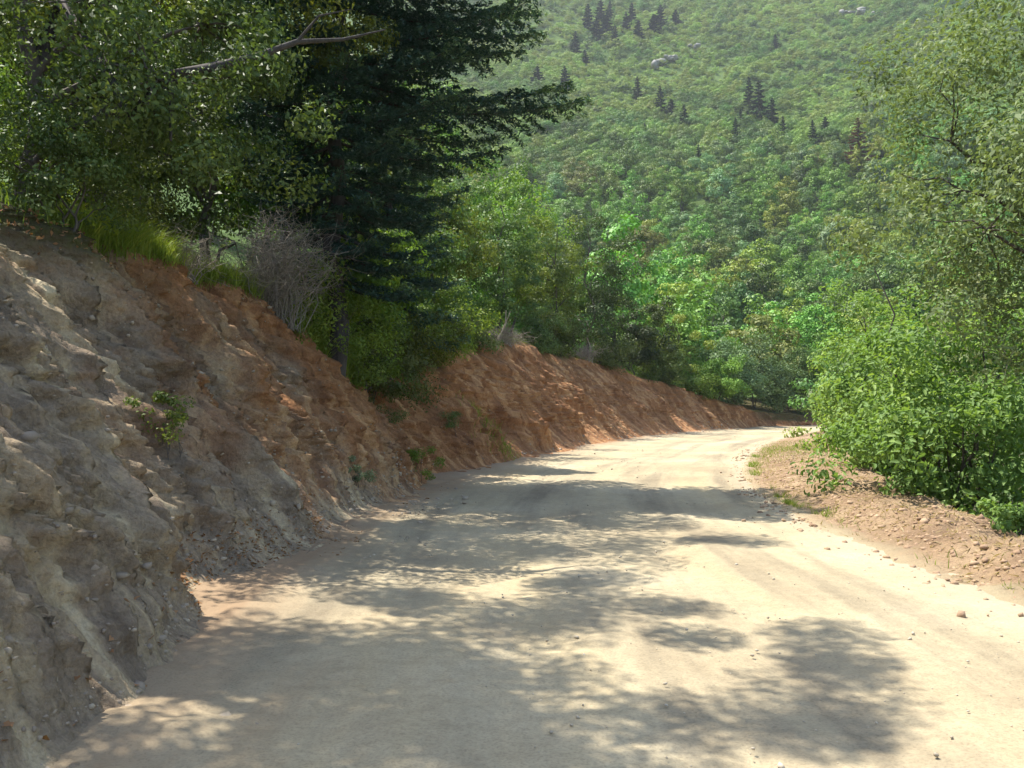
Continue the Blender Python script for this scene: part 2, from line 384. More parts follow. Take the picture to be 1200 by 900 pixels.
M['road'], M['bank'], M['verge'], M['ground'] = road_mat(), bank_mat(), verge_mat(), ground_mat()

# ------------------------------------------------------------------ setting
def spread(a, b, fine0, fine1, step, g=1.06, maxstep=12):
    pts = list(np.arange(fine0, fine1, step)); p, st = pts[-1], step
    while p < b: st = min(st * g, maxstep); p += st; pts.append(p)
    p, st = fine0, step; lo = []
    while p > a: st = min(st * g, maxstep); p -= st; lo.append(p)
    return np.array(lo[::-1] + pts)
# one sheet from behind the camera to the far ridge
gx = spread(-900, 1300, -25, 60, .9, 1.05, 11); gy = spread(-120, 1500, -5, 100, .9, 1.03, 11)
GX, GY = np.meshgrid(gx, gy); x, y = GX.ravel(), GY.ravel()
gs, gu = road_su(x, y)
Z = gz(x, y)
sink = np.where(gs < 110, sstep(-13.5, -9.5, gu) * sstep(9.5, 7.0, gu), 0)
Z = Z - sink * 1.1
mesh_obj('ground', np.stack([x, y, Z], 1), grid_faces(len(gy), len(gx))[:, ::1], M['ground'], smooth=True)['kind'] = 'structure'

# the road bed, with two shallow wheel ruts and a wandering surface
rs = np.concatenate([np.arange(-30, 0, .25), np.arange(0, 22, .05), np.arange(22, 45, .1), np.arange(45, 160, .3)])
ru = np.linspace(-HALF - .9, HALF + .5, 111)
S_, U_ = np.meshgrid(rs, ru, indexing='ij'); s, u = S_.ravel(), U_.ravel()
x, y = road_xy(s, u)
zz = -.022 * np.exp(-((u + 1.0) / .35) ** 2) - .022 * np.exp(-((u - .75) / .35) ** 2) + .035 * fbm(u * .8, s * .25, seed=31, oct=3) \
    + .018 * fbm(x * 3.1, y * 3.1, seed=33, oct=3) + .010 * fbm(x * 9, y * 9, seed=35, oct=2)
zz += sstep(2.0, 3.6, -u + .5 * vnoise(s * .8, s * 0, seed=3)) * (.05 + .07 * np.maximum(fbm(x * 2.4, y * 2.4, seed=37), 0))
zz -= 0.10 * sstep(HALF + .1, HALF + .5, u)
mesh_obj('road', np.stack([x, y, zz], 1), grid_faces(len(rs), len(ru)), M['road'], smooth=True, uv=np.stack([u, s], 1))['kind'] = 'structure'

# the cut bank on the left: ribs and gullies of earth and rock
def bank_surface(s, d):
    """s along the road, d metres (horizontally) from the foot; returns x, y, z, top mask"""
    Ht = bank_h(s); wd = bank_w(s)
    z = base_z(s, -(HALF + d))
    t = d / wd
    env = sstep(-.02, .35, t) * (1 - .85 * sstep(1.05, 1.9, t))
    lean = s + .35 * z
    rib = 1 - np.abs(vnoise(lean * .55, z * .12, seed=41)) * 2
    rib2 = 1 - np.abs(vnoise(lean * 1.5 + 7, z * .30, seed=43)) * 2
    rib3 = 1 - np.abs(vnoise(lean * 4.2 + 3, z * 1.1, seed=47)) * 2
    rib4 = 1 - np.abs(vnoise(lean * 9.5 + 1, z * 2.2, seed=48)) * 2
    def saw(q): return q - np.floor(q)
    w1 = .9 * vnoise(s * .7, z * .6, seed=49); w2 = .9 * vnoise(s * 1.9, z * 1.4, seed=50)
    plates = .24 * (saw(lean * 1.05 + w1 + .25 * z) - .5) + .17 * (saw(lean * 2.9 + w2 - .3 * z) - .5) + .07 * (saw(lean * 7.3 + w2 * 2 + z * .6) - .5)
    steps = .10 * (saw(z * 1.6 + w1 * 2 + s * .45) - .5) + .06 * (saw(z * 4.1 + w2 * 2.2 - s * .8) - .5)
    near = sstep(70, 30, s)
    gul = 1 - np.abs(np.sin((lean + 1.6 * vnoise(s * .16, s * 0, seed=55)) * math.pi / 5.6)) * 2
    gul = gul * sstep(19, 26, s) * sstep(66, 56, s)
    out = env * (plates + steps * sstep(-.2, .3, fbm(s * .8, z, seed=52, oct=2))) * (.5 + .5 * near)
    out = out + env * .055 * fbm(s * 9, z * 9, d * 5, seed=54, oct=4, gain=.68)
    out = out + env * .42 * gul
    out = out + env * (.24 * rib + .16 * rib2 + .08 * rib3 + .03 * rib4 + .30 * fbm(lean * .35, z * .5, seed=45, oct=2)) - .12 * env
    rough = fbm(s * 2.3, d * 4 + z * 2, z * 2, seed=51, oct=5, gain=.6)
    chunk = np.round(fbm(s * 2.2 + z * 1.2, z * 3.3, seed=53, oct=2) * 3.2) / 3.2
    out = out + env * (.11 * rough + .12 * chunk)
    # pebbly skin where debris lies at the foot
    z = z + sstep(-.4, .5, d) * .05 * (1 - env) * rough * (t < 1)
    lipz = -.35 * np.exp(-((t - 1.12) / .1) ** 2) * 0
    z = z + env * .05 * fbm(s * 3, d * 3, seed=57, oct=3) + lipz
    uu = -(HALF + d) + out + foot_shift(s) * (1 - sstep(.6, 1.5, t))
    x, y = road_xy(s, uu)
    lipn = 1.0 + .16 * fbm(s * .9, s * 0, seed=59, oct=3)
    top = sstep(lipn - .06, lipn + .10, t)
    far = np.maximum(s - 62, 0)
    return x, y, z, np.maximum(top, .9 * sstep(0, 6, far) * sstep(.3, .6, t))
bs = np.concatenate([np.arange(-12, 1, .2), np.arange(1, 2, .06), np.arange(2, 9, .022), np.arange(9, 14, .03), np.arange(14, 21, .045), np.arange(21, 38, .08), np.arange(38, 74, .14), np.arange(74, 112, .5)])
bd = np.concatenate([np.linspace(-.55, 3.2, 165), np.linspace(3.25, 4.3, 14), np.linspace(4.6, 11, 20)])
S_, D_ = np.meshgrid(bs, bd, indexing='ij')
x, y, z, top = bank_surface(S_.ravel(), D_.ravel())
z = np.where(D_.ravel() < 0, z + .30 * D_.ravel() + .04 + .05 * fbm(x * 2.2, y * 2.2, seed=69, oct=4), z + .04 * np.exp(-D_.ravel() * 6))
BANK = mesh_obj('earth_bank', np.stack([x, y, z], 1), grid_faces(len(bs), len(bd))[:, ::-1], M['bank'], smooth=False,
                uv=np.stack([D_.ravel(), S_.ravel()], 1), attrs={'top': ('POINT', top)})
BANK['kind'] = 'structure'

# the loose soil verge on the right and the drop beyond it
vs_ = np.concatenate([np.arange(-12, 3, .3), np.arange(3, 24, .05), np.arange(24, 45, .1), np.arange(45, 112, .4)])
ve = np.concatenate([np.linspace(-.35, 3.4, 90), np.linspace(3.5, 9, 24)])
S_, E_ = np.meshgrid(vs_, ve, indexing='ij'); s, e = S_.ravel(), E_.ravel()
W_ = verge_w(s) * (1 + .10 * fbm(s * 1.1, s * 0, seed=61, oct=3))
x, y = road_xy(s, HALF + e + .16 * sstep(0, .3, e) * 0)
env = sstep(.02, .5, e / W_)
z = verge_z(e * verge_w(s) / W_, s) + env * (.09 * fbm(x * 1.6, y * 1.6, seed=63, oct=3) + .055 * np.maximum(fbm(x * 6, y * 6, seed=65, oct=3), -.1)
                                           + .035 * fbm(x * 17, y * 17, seed=67, oct=2))
z = z + sstep(.35, .0, e) * (.05 * fbm(x * 2.6, y * 2.6, seed=68, oct=4) + .02) - .08 * sstep(0, -.35, e)
mesh_obj('verge', np.stack([x, y, z], 1), grid_faces(len(vs_), len(ve)), M['verge'], smooth=True,
         uv=np.stack([HALF + e, s], 1), attrs={'top': ('POINT', sstep(.85, 1.6, e / W_ * 1.0 - .1) * .9)})['kind'] = 'structure'

def on_bank(s, d):
    x, y, z, _ = bank_surface(np.array([float(s)]), np.array([float(d)])); return float(x[0]), float(y[0]), float(z[0])

# ------------------------------------------------------------------ trees
def clump_leaves(C, Rr, n, rng, flat=.7, up=.45, shell=.45, out=0, cen=None, dk=.6, nz=.55):
    """n leaves round each clump centre; returns positions and normals"""
    K = len(C)
    d = rng.normal(0, 1, (K * n, 3)); d /= np.linalg.norm(d, axis=1)[:, None]
    r = rng.random(K * n) ** shell
    sc = np.repeat(Rr, n)[:, None] * np.array([1, 1, flat])
    P = np.repeat(C, n, 0) + d * r[:, None] * sc
    N = d * dk + np.array([0, 0, up]) + rng.normal(0, nz, (K * n, 3))
    if out:
        o = P - cen; o /= np.maximum(np.linalg.norm(o, axis=1), 1e-6)[:, None]; N = N * (1 - out * .5) + o * out
    return P, N
def crown_centres(rng, K, rx, rz, lump=.3, shellbias=.5, low=-.75, nrm=None):
    out = []
    ph = rng.random(6) * 6.28
    while len(out) < K:
        d = rng.normal(0, 1, 3); d /= np.linalg.norm(d)
        if d[2] < low: continue
        a = math.atan2(d[1], d[0])
        k = 1 + lump * (.5 * math.sin(2 * a + ph[0]) + .35 * math.sin(3 * a + ph[1] + 2 * d[2]) + .5 * math.sin(4 * d[2] + ph[2] + a))
        r = rng.random() ** shellbias * k
        out.append((d[0] * rx * r, d[1] * rx * r, d[2] * rz * r))
    return np.array(out)

def broadleaf(name, loc, H, rx, base_h, K, n, leaf, mat, seed, label, cat='tree', group=None, rz_=None, clump_r=.55, trunk_r=None,
              lean=(0, 0), bark='bark', six=False, lump=.3, low=-.8, stems=1, flat=.7, cut=None, ratio=.5, fold=.25, trunkname='trunk', twigs=True, extra=None, out=.35, sb=.5, dk=.6, nz=.55, shell=.45):
    rng = np.random.default_rng(seed)
    root = empty(name, loc); tag(root, label, cat, group)
    cz = (base_h + H) / 2; rz = rz_ or (H - base_h) / 2
    C = crown_centres(rng, K, rx, rz, lump, sb, low=low) + np.array([lean[0], lean[1], cz])
    if extra is not None: C = np.vstack([C, np.asarray(extra, float)])
    if cut is not None: C = C[cut(C + np.array(loc))]
    K = len(C)
    tr = trunk_r or H * .022
    tb = Tubes()
    nl = max(4, K // 12)
    limbs = C[rng.choice(K, nl, replace=False)] * .72 + np.array([lean[0], lean[1], cz]) * .28
    for st in range(stems):
        off = np.array([rng.normal(0, .12), rng.normal(0, .12), 0]) * (stems > 1)
        topp = np.array([lean[0] * .8, lean[1] * .8, H * .8]) + (rng.normal(0, rx * .25, 3) * (stems > 1))
        P = curve_pts(off + [0, 0, -.35], topp, 0, 9, rng, .018)
        tb.add(P, np.linspace(tr, tr * .22, 9) * (1 if stems == 1 else .6), 8)
        for i, L in enumerate(limbs):
            if i % stems != st: continue
            hfrac = np.clip((L[2] - .28 * np.linalg.norm(L[:2] - topp[:2] * .7)) / H, .18, .95)
            j = hfrac * 8; a = int(j); a = min(a, 7); p0 = P[a] + (P[a + 1] - P[a]) * (j - a)
            q = curve_pts(p0, L, .06, 7, rng, .03); tb.add(q, np.linspace(tr * .42, tr * .12, 7), 5)
    if twigs:
        for c in C:
            if ((limbs - c) ** 2).sum(1).min() > 1.7 * (rx / 3) ** 2 + .4: continue
            L = limbs[np.argmin(((limbs - c) ** 2).sum(1))]
            q = curve_pts(L, c, .04, 4, rng, .04); tb.add(q, np.linspace(tr * .13, tr * .04, 4), 3)
    tb.build(trunkname, M[bark], root)
    Rr = clump_r * rng.uniform(.65, 1.25, K)
    Pp, N = clump_leaves(C, Rr, n, rng, flat, out=out, dk=dk, nz=nz, shell=shell, cen=np.array([lean[0], lean[1], base_h + (H - base_h) * .35]))
    sz = leaf * rng.uniform(.6, 1.3, len(Pp))
    V, Fq, rn = leaves(Pp, N, sz, sz * ratio, rng, fold, six)
    kk = np.repeat(rng.random(K), n); kk = np.repeat(kk, 2) if six else kk
    mesh_obj('crown', V, Fq, M[mat], root, attrs={'rnd': ('FACE', rn * .6 + kk * .4)})
    return root

def fir(loc, H, rmax, seed, label, mat='fir', bark='firbark', group=None, name='fir_tree', low=.12, nb=60, dens=1.0, needle=.075, asym=None, tr=None, prof=.72, lowcut=None):
    rng = np.random.default_rng(seed)
    root = empty(name, loc); tag(root, label, 'tree', group)
    tb = Tubes(); tr = tr or H * .026
    P = curve_pts((0, 0, -.4), (0.1, -.05, H), 0, 10, rng, .006); tb.add(P, np.linspace(tr, .02, 10), 10)
    PP, NN, SZ, RN = [], [], [], []
    for i in range(nb):
        f = low + (1 - low) * (i + rng.random() * .6) / nb
        z0 = f * H * .985
        Lb = rmax * (1 - f) ** prof * rng.uniform(.7, 1.12) + .12
        az = i * 2.399 + rng.normal(0, .2)
        Lb *= .42 + .58 * float(sstep(lowcut[0], lowcut[1], f)) if lowcut else 1
        if asym: Lb *= 1 + asym[1] * max(0, math.cos(az - asym[0]))
        dirh = np.array([math.cos(az), math.sin(az), 0]); perp = np.array([-dirh[1], dirh[0], 0])
        n = 9; t = np.linspace(0, 1, n)
        droop = rng.uniform(.10, .26) * (1.2 - f)
        pts = np.array([0, 0, z0]) + dirh * (Lb * t)[:, None] + np.array([0, 0, 1.0]) * (-Lb * droop * np.sin(t * 2.6))[:, None]
        tb.add(pts, np.linspace(max(.012, tr * .22 * (1 - f) + .008), .006, n), 4)
        m = int(7 + Lb * 9)
        for j in range(m):
            tt = .10 + .9 * (j + rng.random()) / m
            p = np.array([np.interp(tt, t, pts[:, k]) for k in range(3)])
            side = 1 if j % 2 else -1
            tl = (.10 + .34 * Lb * (1 - tt) ** .6 * min(1, tt * 3.2)) * rng.uniform(.6, 1.2)
            dv = dirh * rng.uniform(.45, .85) + perp * side * rng.uniform(.6, 1) + np.array([0, 0, rng.uniform(-.22, .08)]); dv /= np.linalg.norm(dv)
            k = max(3, int(tl * 60 * dens))
            a = rng.random(k)
            pp = p + dv * (a * tl)[:, None] + rng.normal(0, .028, (k, 3)) + np.array([0, 0, -.10]) * (a ** 2 * tl)[:, None]
            PP.append(pp); nn = np.tile(np.array([0, 0, 1.0]), (k, 1)) + rng.normal(0, .5, (k, 3)); NN.append(nn)
            SZ.append(np.full(k, needle) * rng.uniform(.7, 1.3, k)); RN.append(np.clip(.15 + .75 * (tt > .8) * rng.random(k) + .25 * rng.random(k), 0, 1))
    tb.build('trunk', M[bark], root)
    PP, NN, SZ, RN = np.vstack(PP), np.vstack(NN), np.concatenate(SZ), np.concatenate(RN)
    V, Fq, rn = leaves(PP, NN, SZ * 1.2, SZ * .42, rng, .12)
    mesh_obj('boughs', V, Fq, M[mat], root, attrs={'rnd': ('FACE', RN)})
    return root
def at(px, py, Y): return ((px - 600) / F * Y, Y, CAM_H + (HOR - py) / F * Y)
def place(px, Y, dz=0):
    x = (px - 600) / F * Y; return (x, Y, ground(x, Y) + dz)

ORD = ['first', 'second', 'third', 'fourth', 'fifth', 'sixth', 'seventh', 'eighth', 'ninth', 'tenth', 'eleventh', 'twelfth', 'thirteenth',
       'fourteenth', 'fifteenth', 'sixteenth', 'seventeenth', 'eighteenth', 'nineteenth', 'twentieth']
# --- trees standing on the bank on the left
broadleaf('oak_tree', (-7.1, 7.0, ground(-7.1, 7.0)), 8.3, 3.1, 4.7, 74, 560, .09, 'oak', 11,
          'big oak leaning over the rocky bank nearest the camera, filling the top left corner', clump_r=.56, lean=(1.7, -.2), trunk_r=.2,
          extra=np.random.default_rng(8).uniform((.9, -1.9, 4.0), (2.2, -.3, 6.2), (7, 3)))
broadleaf('oak_tree', (-6.5, 12.7, ground(-6.5, 12.7)), 8.9, 3.2, 1.6, 78, 480, .085, 'oak', 12,
          'leafy oak on the bank just left of the big dark fir', clump_r=.56, lean=(1.5, 0), trunk_r=.18)
# an oak whose one long bare limb crosses the leaves
_r = np.random.default_rng(5); _g = np.array([-5.6, 9.9, ground(-5.6, 9.9)])
_ex = np.array([at(_r.uniform(-20, 365), _r.uniform(5, 215), _r.uniform(8.7, 11.2)) for _ in range(64)]) - _g
_ex = _ex[(_ex[:, 2] > .5)]
o3 = broadleaf('oak_tree', _g, 6.2, 2.0, 1.8, 26, 300, .075, 'dark', 14,
          'oak with a long dark bare limb reaching towards the fir', clump_r=.46, trunk_r=.13, extra=_ex)
tb = Tubes()
g = np.array(o3.location)
lp = np.array([at(150, 130, 9.6), at(195, 84, 9.5), at(240, 76, 9.4), at(300, 62, 9.4), at(345, 45, 9.5), at(400, 42, 9.8), at(450, 30, 10)]) - g
lp = np.vstack([[0, 0, 1.7], [.3, 0, 2.6], lp]); tb.add(lp, [.10, .08, .06, .055, .05, .042, .032, .02, .008], 7)
tb.add([lp[3], lp[3] + [.03, 0, -.35], lp[3] + [.02, 0, -.75]], [.04, .03, .015], 5)
tb.add([lp[6], lp[6] + [.25, 0, .3], lp[6] + [.6, .1, .42]], [.022, .012, .005], 5)
tb.build('limb', M['firbark'], o3)

fir((-3.5, 16.7, ground(-3.5, 16.7) - .15), 12.4, 3.8, 21, 'big dark fir with wide layered boughs reaching over the bank', nb=128, dens=1.5,
    needle=.085, asym=(-.15, .42), tr=.21, low=.15, prof=.30, lowcut=(.22, .5))
fir((-3.4, 22.5, ground(-3.4, 22.5)), 9.0, 2.7, 22, 'slimmer dark fir standing close behind the big fir', nb=80, dens=1.2, needle=.10, tr=.16, low=.10)

def shrub(px, Y, H, rx, mat, seed, label, K=22, n=150, leaf=.06, cat='shrub', dz=0, loc=None, **kw):
    l = loc or place(px, Y, dz)
    kw.setdefault('clump_r', rx * .32); kw.setdefault('stems', 3); kw.setdefault('trunk_r', .035); kw.setdefault('trunkname', 'stem')
    return broadleaf(kw.pop('name', 'shrub'), l, H, rx, kw.pop('base_h', H * .08), K, n, leaf, mat, seed, label, cat, low=-.95, **kw)

# shrubs on the lip of the near bank, left of the fir
lip = [(2.6, 1.0, 1.3, .9, 'dark'), (4.6, .5, 1.1, .8, 'oak'), (6.2, .35, 1.4, .9, 'dark'), (7.6, .75, 1.5, 1.0, 'oak'), (9.0, .3, 1.2, .8, 'dark'),
       (10.2, .8, 1.7, 1.1, 'green'), (11.4, 1.0, 1.5, 1.0, 'dark'), (13.1, 1.3, 1.6, .9, 'oak')]
for i, (s_, off, H, rx, mt) in enumerate(lip):
    x_, y_, z_ = on_bank(s_, bank_w(s_) + off)
    shrub(0, 0, H, rx, mt, 100 + i, '%s leafy shrub from the left along the lip of the near rocky bank' % ORD[i], loc=(x_, y_, z_ - .08), K=26, n=170,
          group='shrubs on the lip of the near bank')
# broadleaf trees between the firs and the bend, on top of the red bank
mid = [(19.6, 1.0, 4.2, 1.5, 'green', 'young bright leafy tree between the trunks of the two firs'),
       (21.5, 1.5, 4.8, 1.8, 'oak', 'low leafy tree right behind the trunk of the big fir'),
       (26.5, 1.5, 6.4, 2.3, 'dark', 'mid green leafy tree right of the two firs'),
       (31.5, 1.6, 7.0, 2.4, 'oak', 'medium green bushy tree at the top of the bare red bank'),
       (39.5, 2.0, 8.2, 2.5, 'dark', 'dense leafy tree between the firs and the darkest bushy tree'),
       (43.8, 1.6, 7.6, 2.6, 'oak', 'olive green leafy tree left beside the darkest bushy tree'),
       (48.0, 1.2, 9.8, 3.3, 'deepdark', 'darkest bushy tree, standing over the end of the red bank'),
       (54.5, 1.3, 5.4, 2.4, 'deepdark', 'low dark tree leaning right of the darkest bushy tree'),
       (45, 10.0, 13.5, 4.2, 'f_bright', 'tall pale green tree behind the darkest bushy tree'),
       (36, 8.5, 10.0, 3.8, 'f_mid', 'tall leafy tree showing between the boughs of the fir'),
       (53, 9.0, 13.0, 3.8, 'green', 'tall bright tree whose top shows above the darkest bushy tree'),
       (59, 2.2, 5.2, 2.2, 'f_yellow', 'small yellow green tree beside the road bend')]
for i, (s_, off, H, rx, mt, lb) in enumerate(mid):
    big = off > 5; x_, y_ = road_xy(s_, -(HALF + float(bank_w(s_)) + off)); x_, y_ = float(x_), float(y_)
    broadleaf('leafy_tree', (x_, y_, ground(x_, y_) - .1), H, rx, H * .04, 70 if big else 66, 200 if big else 190, .20 if big else .145, mt, 200 + i, lb, clump_r=rx * .25, dk=1.1, nz=.4, shell=.28, sb=.4, low=-.98,
              trunk_r=.10, stems=2 if i % 2 else 1, lump=.4)
# the wooded hillside above the near bank
hillside = [(-60, 15, 9, 3.4, 'oak'), (60, 19, 9.5, 3.6, 'dark'), (150, 24, 10, 3.6, 'oak'), (240, 20, 8.5, 3.1, 'dark'), (310, 27, 10, 3.7, 'oak'),
            (335, 24, 8, 3.0, 'green'), (400, 37, 11, 4.0, 'dark'), (20, 30, 10, 4, 'dark'), (455, 46, 11, 3.8, 'oak'), (180, 38, 11, 4.2, 'oak'), (340, 40, 12, 4.5, 'dark')]
for i, (px, Y, H, rx, mt) in enumerate(sorted(hillside)):
    broadleaf('woodland_tree', place(px, Y, -.1), H, rx, H * .1, 80, 170, .17, mt, 300 + i,
              '%s tree from the left in the shady wood behind the bank' % ORD[i], clump_r=rx * .23, low=-.9, trunk_r=.14, group='trees of the shady wood above the bank')
# low shrubs hanging over the lip of the red bank, from the fir to the bend
for i, s_ in enumerate([15.0, 15.9, 16.7, 17.5, 18.4, 19.6, 21.2, 23, 25, 27, 29.3, 31.0, 40.0, 42.6, 48, 55.5, 58.5]):
    rng = random.Random(400 + i)
    x_, y_, z_ = on_bank(s_, bank_w(s_) + rng.uniform(.0, .45))
    k = 1.15 + s_ / 55
    shrub(0, 0, rng.uniform(.8, 1.5) * k, rng.uniform(.75, 1.05) * k, rng.choice(['dark', 'dark', 'oak', 'green']), 400 + i,
          '%s low shrub after the fir along the lip of the red bank' % ORD[i], loc=(x_, y_, z_ - .1), K=30, n=170, leaf=.06 + s_ * .0012, base_h=-.35,
          group='shrubs on the lip of the red bank')

# dry leafless brush left of the fir
def brush(loc, H, R_, n, seed, name, label, cat, mat='deadwood', group=None, thick=.008):
    rng = np.random.default_rng(seed); root = empty(name, loc); tag(root, label, cat, group); tb = Tubes()
    for i in range(n):
        a, b = rng.random() * 6.28, rng.random()
        e = np.array([math.cos(a) * R_ * b, math.sin(a) * R_ * b, H * rng.uniform(.45, 1) * (1 - .35 * b)])
        q = curve_pts(rng.normal(0, R_ * .15, 3) * [1, 1, 0], e, .12, 6, rng, .05); tb.add(q, np.linspace(thick, thick * .4, 6), 3)
        for _ in range(7):
            j = rng.integers(2, 6); v = rng.normal(0, 1, 3) * [1, 1, .7] + [0, 0, .1]; v /= np.linalg.norm(v)
            e2 = q[j] + v * rng.uniform(.15, .45) * R_ * 1.1
            q2 = curve_pts(q[j], e2, -.05, 4, rng, .07); tb.add(q2, np.linspace(thick * .5, thick * .22, 4), 3)
    tb.build('twigs', M[mat], root); return root
p = (-4.12, 14.7); brush((p[0], p[1], ground(p[0], p[1]) + .15), 2.2, 1.45, 190, 31, 'dry_brush', 'grey leafless dry brush tangled left of the big fir', 'brush')
p = (-4.9, 12.6); brush((p[0], p[1], ground(p[0], p[1]) - .05), .9, .8, 40, 32, 'dry_brush', 'smaller patch of bare brown twigs left of the grey dry brush', 'brush')
for i, (s_, c) in enumerate(((35.5, 'on the red bank under the darkest bushy tree'), (45, 'further along the red bank near the bend'))):
    x_, y_, z_ = on_bank(s_, bank_w(s_) + .1)
    brush((x_, y_, z_ - .1), 1.1, 1.5, 46, 34 + i, 'dry_brush', 'tangle of dry twigs and roots ' + c, 'brush', thick=.014)

def bare_sapling(px, py, Y, pts, label, r=.045):
    root = empty('bare_sapling', at(px, py, Y)); tag(root, label, 'sapling'); tb = Tubes()
    P = np.array([(a, 0, b) for a, b in pts], float); P[:, 1] = np.linspace(-.1, .15, len(P)); tb.add(P, np.linspace(r, r * .3, len(P)), 6)
    for k in (len(P) // 2, len(P) - 2):
        tb.add([P[k], P[k] + [.12, 0, .2], P[k] + [.2, .05, .45]], [r * .4, r * .3, r * .15], 4)
    tb.build('stem', M['palebark'], root)
s_x, s_y, s_z = on_bank(34.5, bank_w(34.5) - .15); bare_sapling((s_x / s_y * F) + 600, HOR - (s_z - .2 - CAM_H) / s_y * F, s_y,
    [(0, 0), (-.05, .35), (-.02, .7), (.18, 1.05), (.3, 1.4), (.32, 1.9)], 'pale crooked bare sapling rising from the red bank', .06)
s_x, s_y, s_z = on_bank(45.5, bank_w(45.5) - .1); bare_sapling((s_x / s_y * F) + 600, HOR - (s_z - .2 - CAM_H) / s_y * F, s_y,
    [(0, 0), (.02, .6), (.1, 1.1), (-.1, 1.7)], 'thin pale bare stem on the bank nearer the road bend', .06)

# plants growing on the cut face itself
def tuft_plant(s_, d_, H, rx, mat, seed, label, K=12, n=90, leaf=.045, **kw):
    x_, y_, z_ = on_bank(s_, d_); return shrub(0, 0, H, rx, mat, seed, label, loc=(x_, y_, z_ - .05), K=K, n=n, leaf=leaf, name='bank_plant', cat='plant', base_h=-.06, trunk_r=.010, **kw)
tuft_plant(8.0, 1.15, .62, .34, 'oak', 51, 'small leafy plant growing halfway up the near rocky bank', leaf=.04)
tuft_plant(13.0, .45, .5, .3, 'greyleaf', 52, 'small grey green plant low on the bank below the dry brush', leaf=.04)
tuft_plant(16.2, .25, .75, .5, 'green', 53, 'green plant at the foot of the bank below the big fir', K=16)
tuft_plant(17.6, .9, .7, .6, 'dark', 54, 'dark plant in the dip of the bank under the big fir', K=18)
tuft_plant(5.1, 1.75, .4, .25, 'green', 55, 'small green sprig high on the bank at the left edge', leaf=.035)
tuft_plant(20.6, .95, .5, .5, 'dark', 56, 'dark green tuft on the red bank right of the dip', K=14)

# --- right-hand side: beyond the verge
broadleaf('mulberry_bush', (7.3, 13.8, -1.5), 5.0, 2.35, .3, 130, 160, .105, 'mulberry', 71, 'big bright green leafy bush bulging over the soil verge',
          'bush', clump_r=.55, stems=4, six=True, low=-1, trunk_r=.07, trunkname='stem', ratio=.55, lump=.25, lean=(.3, 0))
broadleaf('mulberry_bush', (8.4, 19.6, -1.6), 5.9, 1.9, .3, 90, 160, .105, 'mulberry', 72, 'taller fresh green bush standing behind the big bright bush',
          'bush', clump_r=.5, stems=4, six=True, low=-1, trunk_r=.07, trunkname='stem', ratio=.55)
broadleaf('mulberry_bush', (11.4, 26.5, -2.0), 5.6, 1.9, .3, 60, 110, .14, 'green', 73, 'farthest green bush at the end of the verge by the bend',
          'bush', clump_r=.5, stems=4, low=-1, trunk_r=.07, trunkname='stem')
broadleaf('mulberry_bush', (8.1, 10.6, -2.2), 3.2, 1.7, .3, 60, 110, .11, 'green', 74, 'low dark green bush below the verge in the bottom right',
          'bush', clump_r=.5, stems=4, six=True, low=-1, trunk_r=.06, trunkname='stem')
broadleaf('olive_tree', (7.6, 9.6, -1.9), 9.2, 2.2, 3.2, 120, 270, .075, 'olive', 75, 'olive coloured small leaved tree at the right edge reaching above the frame',
          'tree', clump_r=.48, lean=(-1.45, -.1), trunk_r=.13, ratio=.42, six=False, flat=1.0, lump=.4, low=-1)
for i, (px, Y, H, rx, lb) in enumerate(((1120, 25, 5.4, 2.0, 'grey green willowy shrub behind the big bright bush'), (1215, 20, 4.9, 2.0, 'grey green feathery shrub at the right edge of the photo'),
                                   (1040, 31, 5.6, 2.0, 'grey green shrub behind the farthest green bush'))):
    x_ = (px - 600) / F * Y
    broadleaf('grey_shrub', (x_, Y, ground(x_, Y)), H - ground(x_, Y) * .45, rx, .3, 60, 190, .09, 'greyleaf', 80 + i, lb, 'shrub', clump_r=.45, stems=3, ratio=.22, low=-1, flat=1.1, trunk_r=.05)
for i, (s_, e_, H) in enumerate(((9.6, 1.55, .5), (10.6, 1.9, .55), (8.6, 1.75, .5))):
    x_, y_ = road_xy(s_, HALF + e_); x_, y_ = float(x_), float(y_)
    shrub(0, 0, H, .45, 'mulberry', 90 + i, ['low leafy weed at the outer edge of the verge', 'leafy weed just below the verge next to the big bush', 'leafy weed at the right edge below the verge'][i],
          loc=(x_, y_, ground(x_, y_) - .08), K=14, n=70, leaf=.07, name='leafy_weed', cat='weed', base_h=.1)
# far side of the bend
bend = [(60, -3.4, 3.6, 2.2, 'f_bright'), (63.5, -4.2, 5.4, 2.6, 'f_grey'), (67, -4.5, 6.0, 2.9, 'f_grey'), (70.5, -4.0, 5.0, 2.5, 'f_dark'), (74, -4.4, 5.6, 2.6, 'f_mid'), (78, -4.2, 5.5, 2.7, 'f_grey'),
        (82, -4.4, 5.8, 2.7, 'f_mid'), (87, -4.6, 6, 2.8, 'f_olive'), (92, -4.2, 5.6, 2.8, 'f_mid'), (97, -4.6, 6, 2.8, 'f_dark')]
cn = {'f_bright': 'bright green', 'f_grey': 'grey green', 'f_dark': 'dark green', 'f_mid': 'mid green', 'f_olive': 'olive green', 'f_yellow': 'yellow green'}
for i, (s_, u_, H, rx, mt) in enumerate(bend):
    x_, y_ = road_xy(s_, u_ - .8 - HALF * 0); x_, y_ = float(x_), float(y_)
    broadleaf('roadside_bush', (x_, y_ + 1.2, ground(x_, y_ + 1.2) - .2), H, rx, .1, 70, 170, .17, mt, 500 + i, '%s bush, %s from the left on the far side of the road bend' % (cn[mt], ORD[i]),
              'bush', clump_r=rx * .26, stems=3, low=-1, trunk_r=.08, group='bushes on the far side of the bend', trunkname='stem')

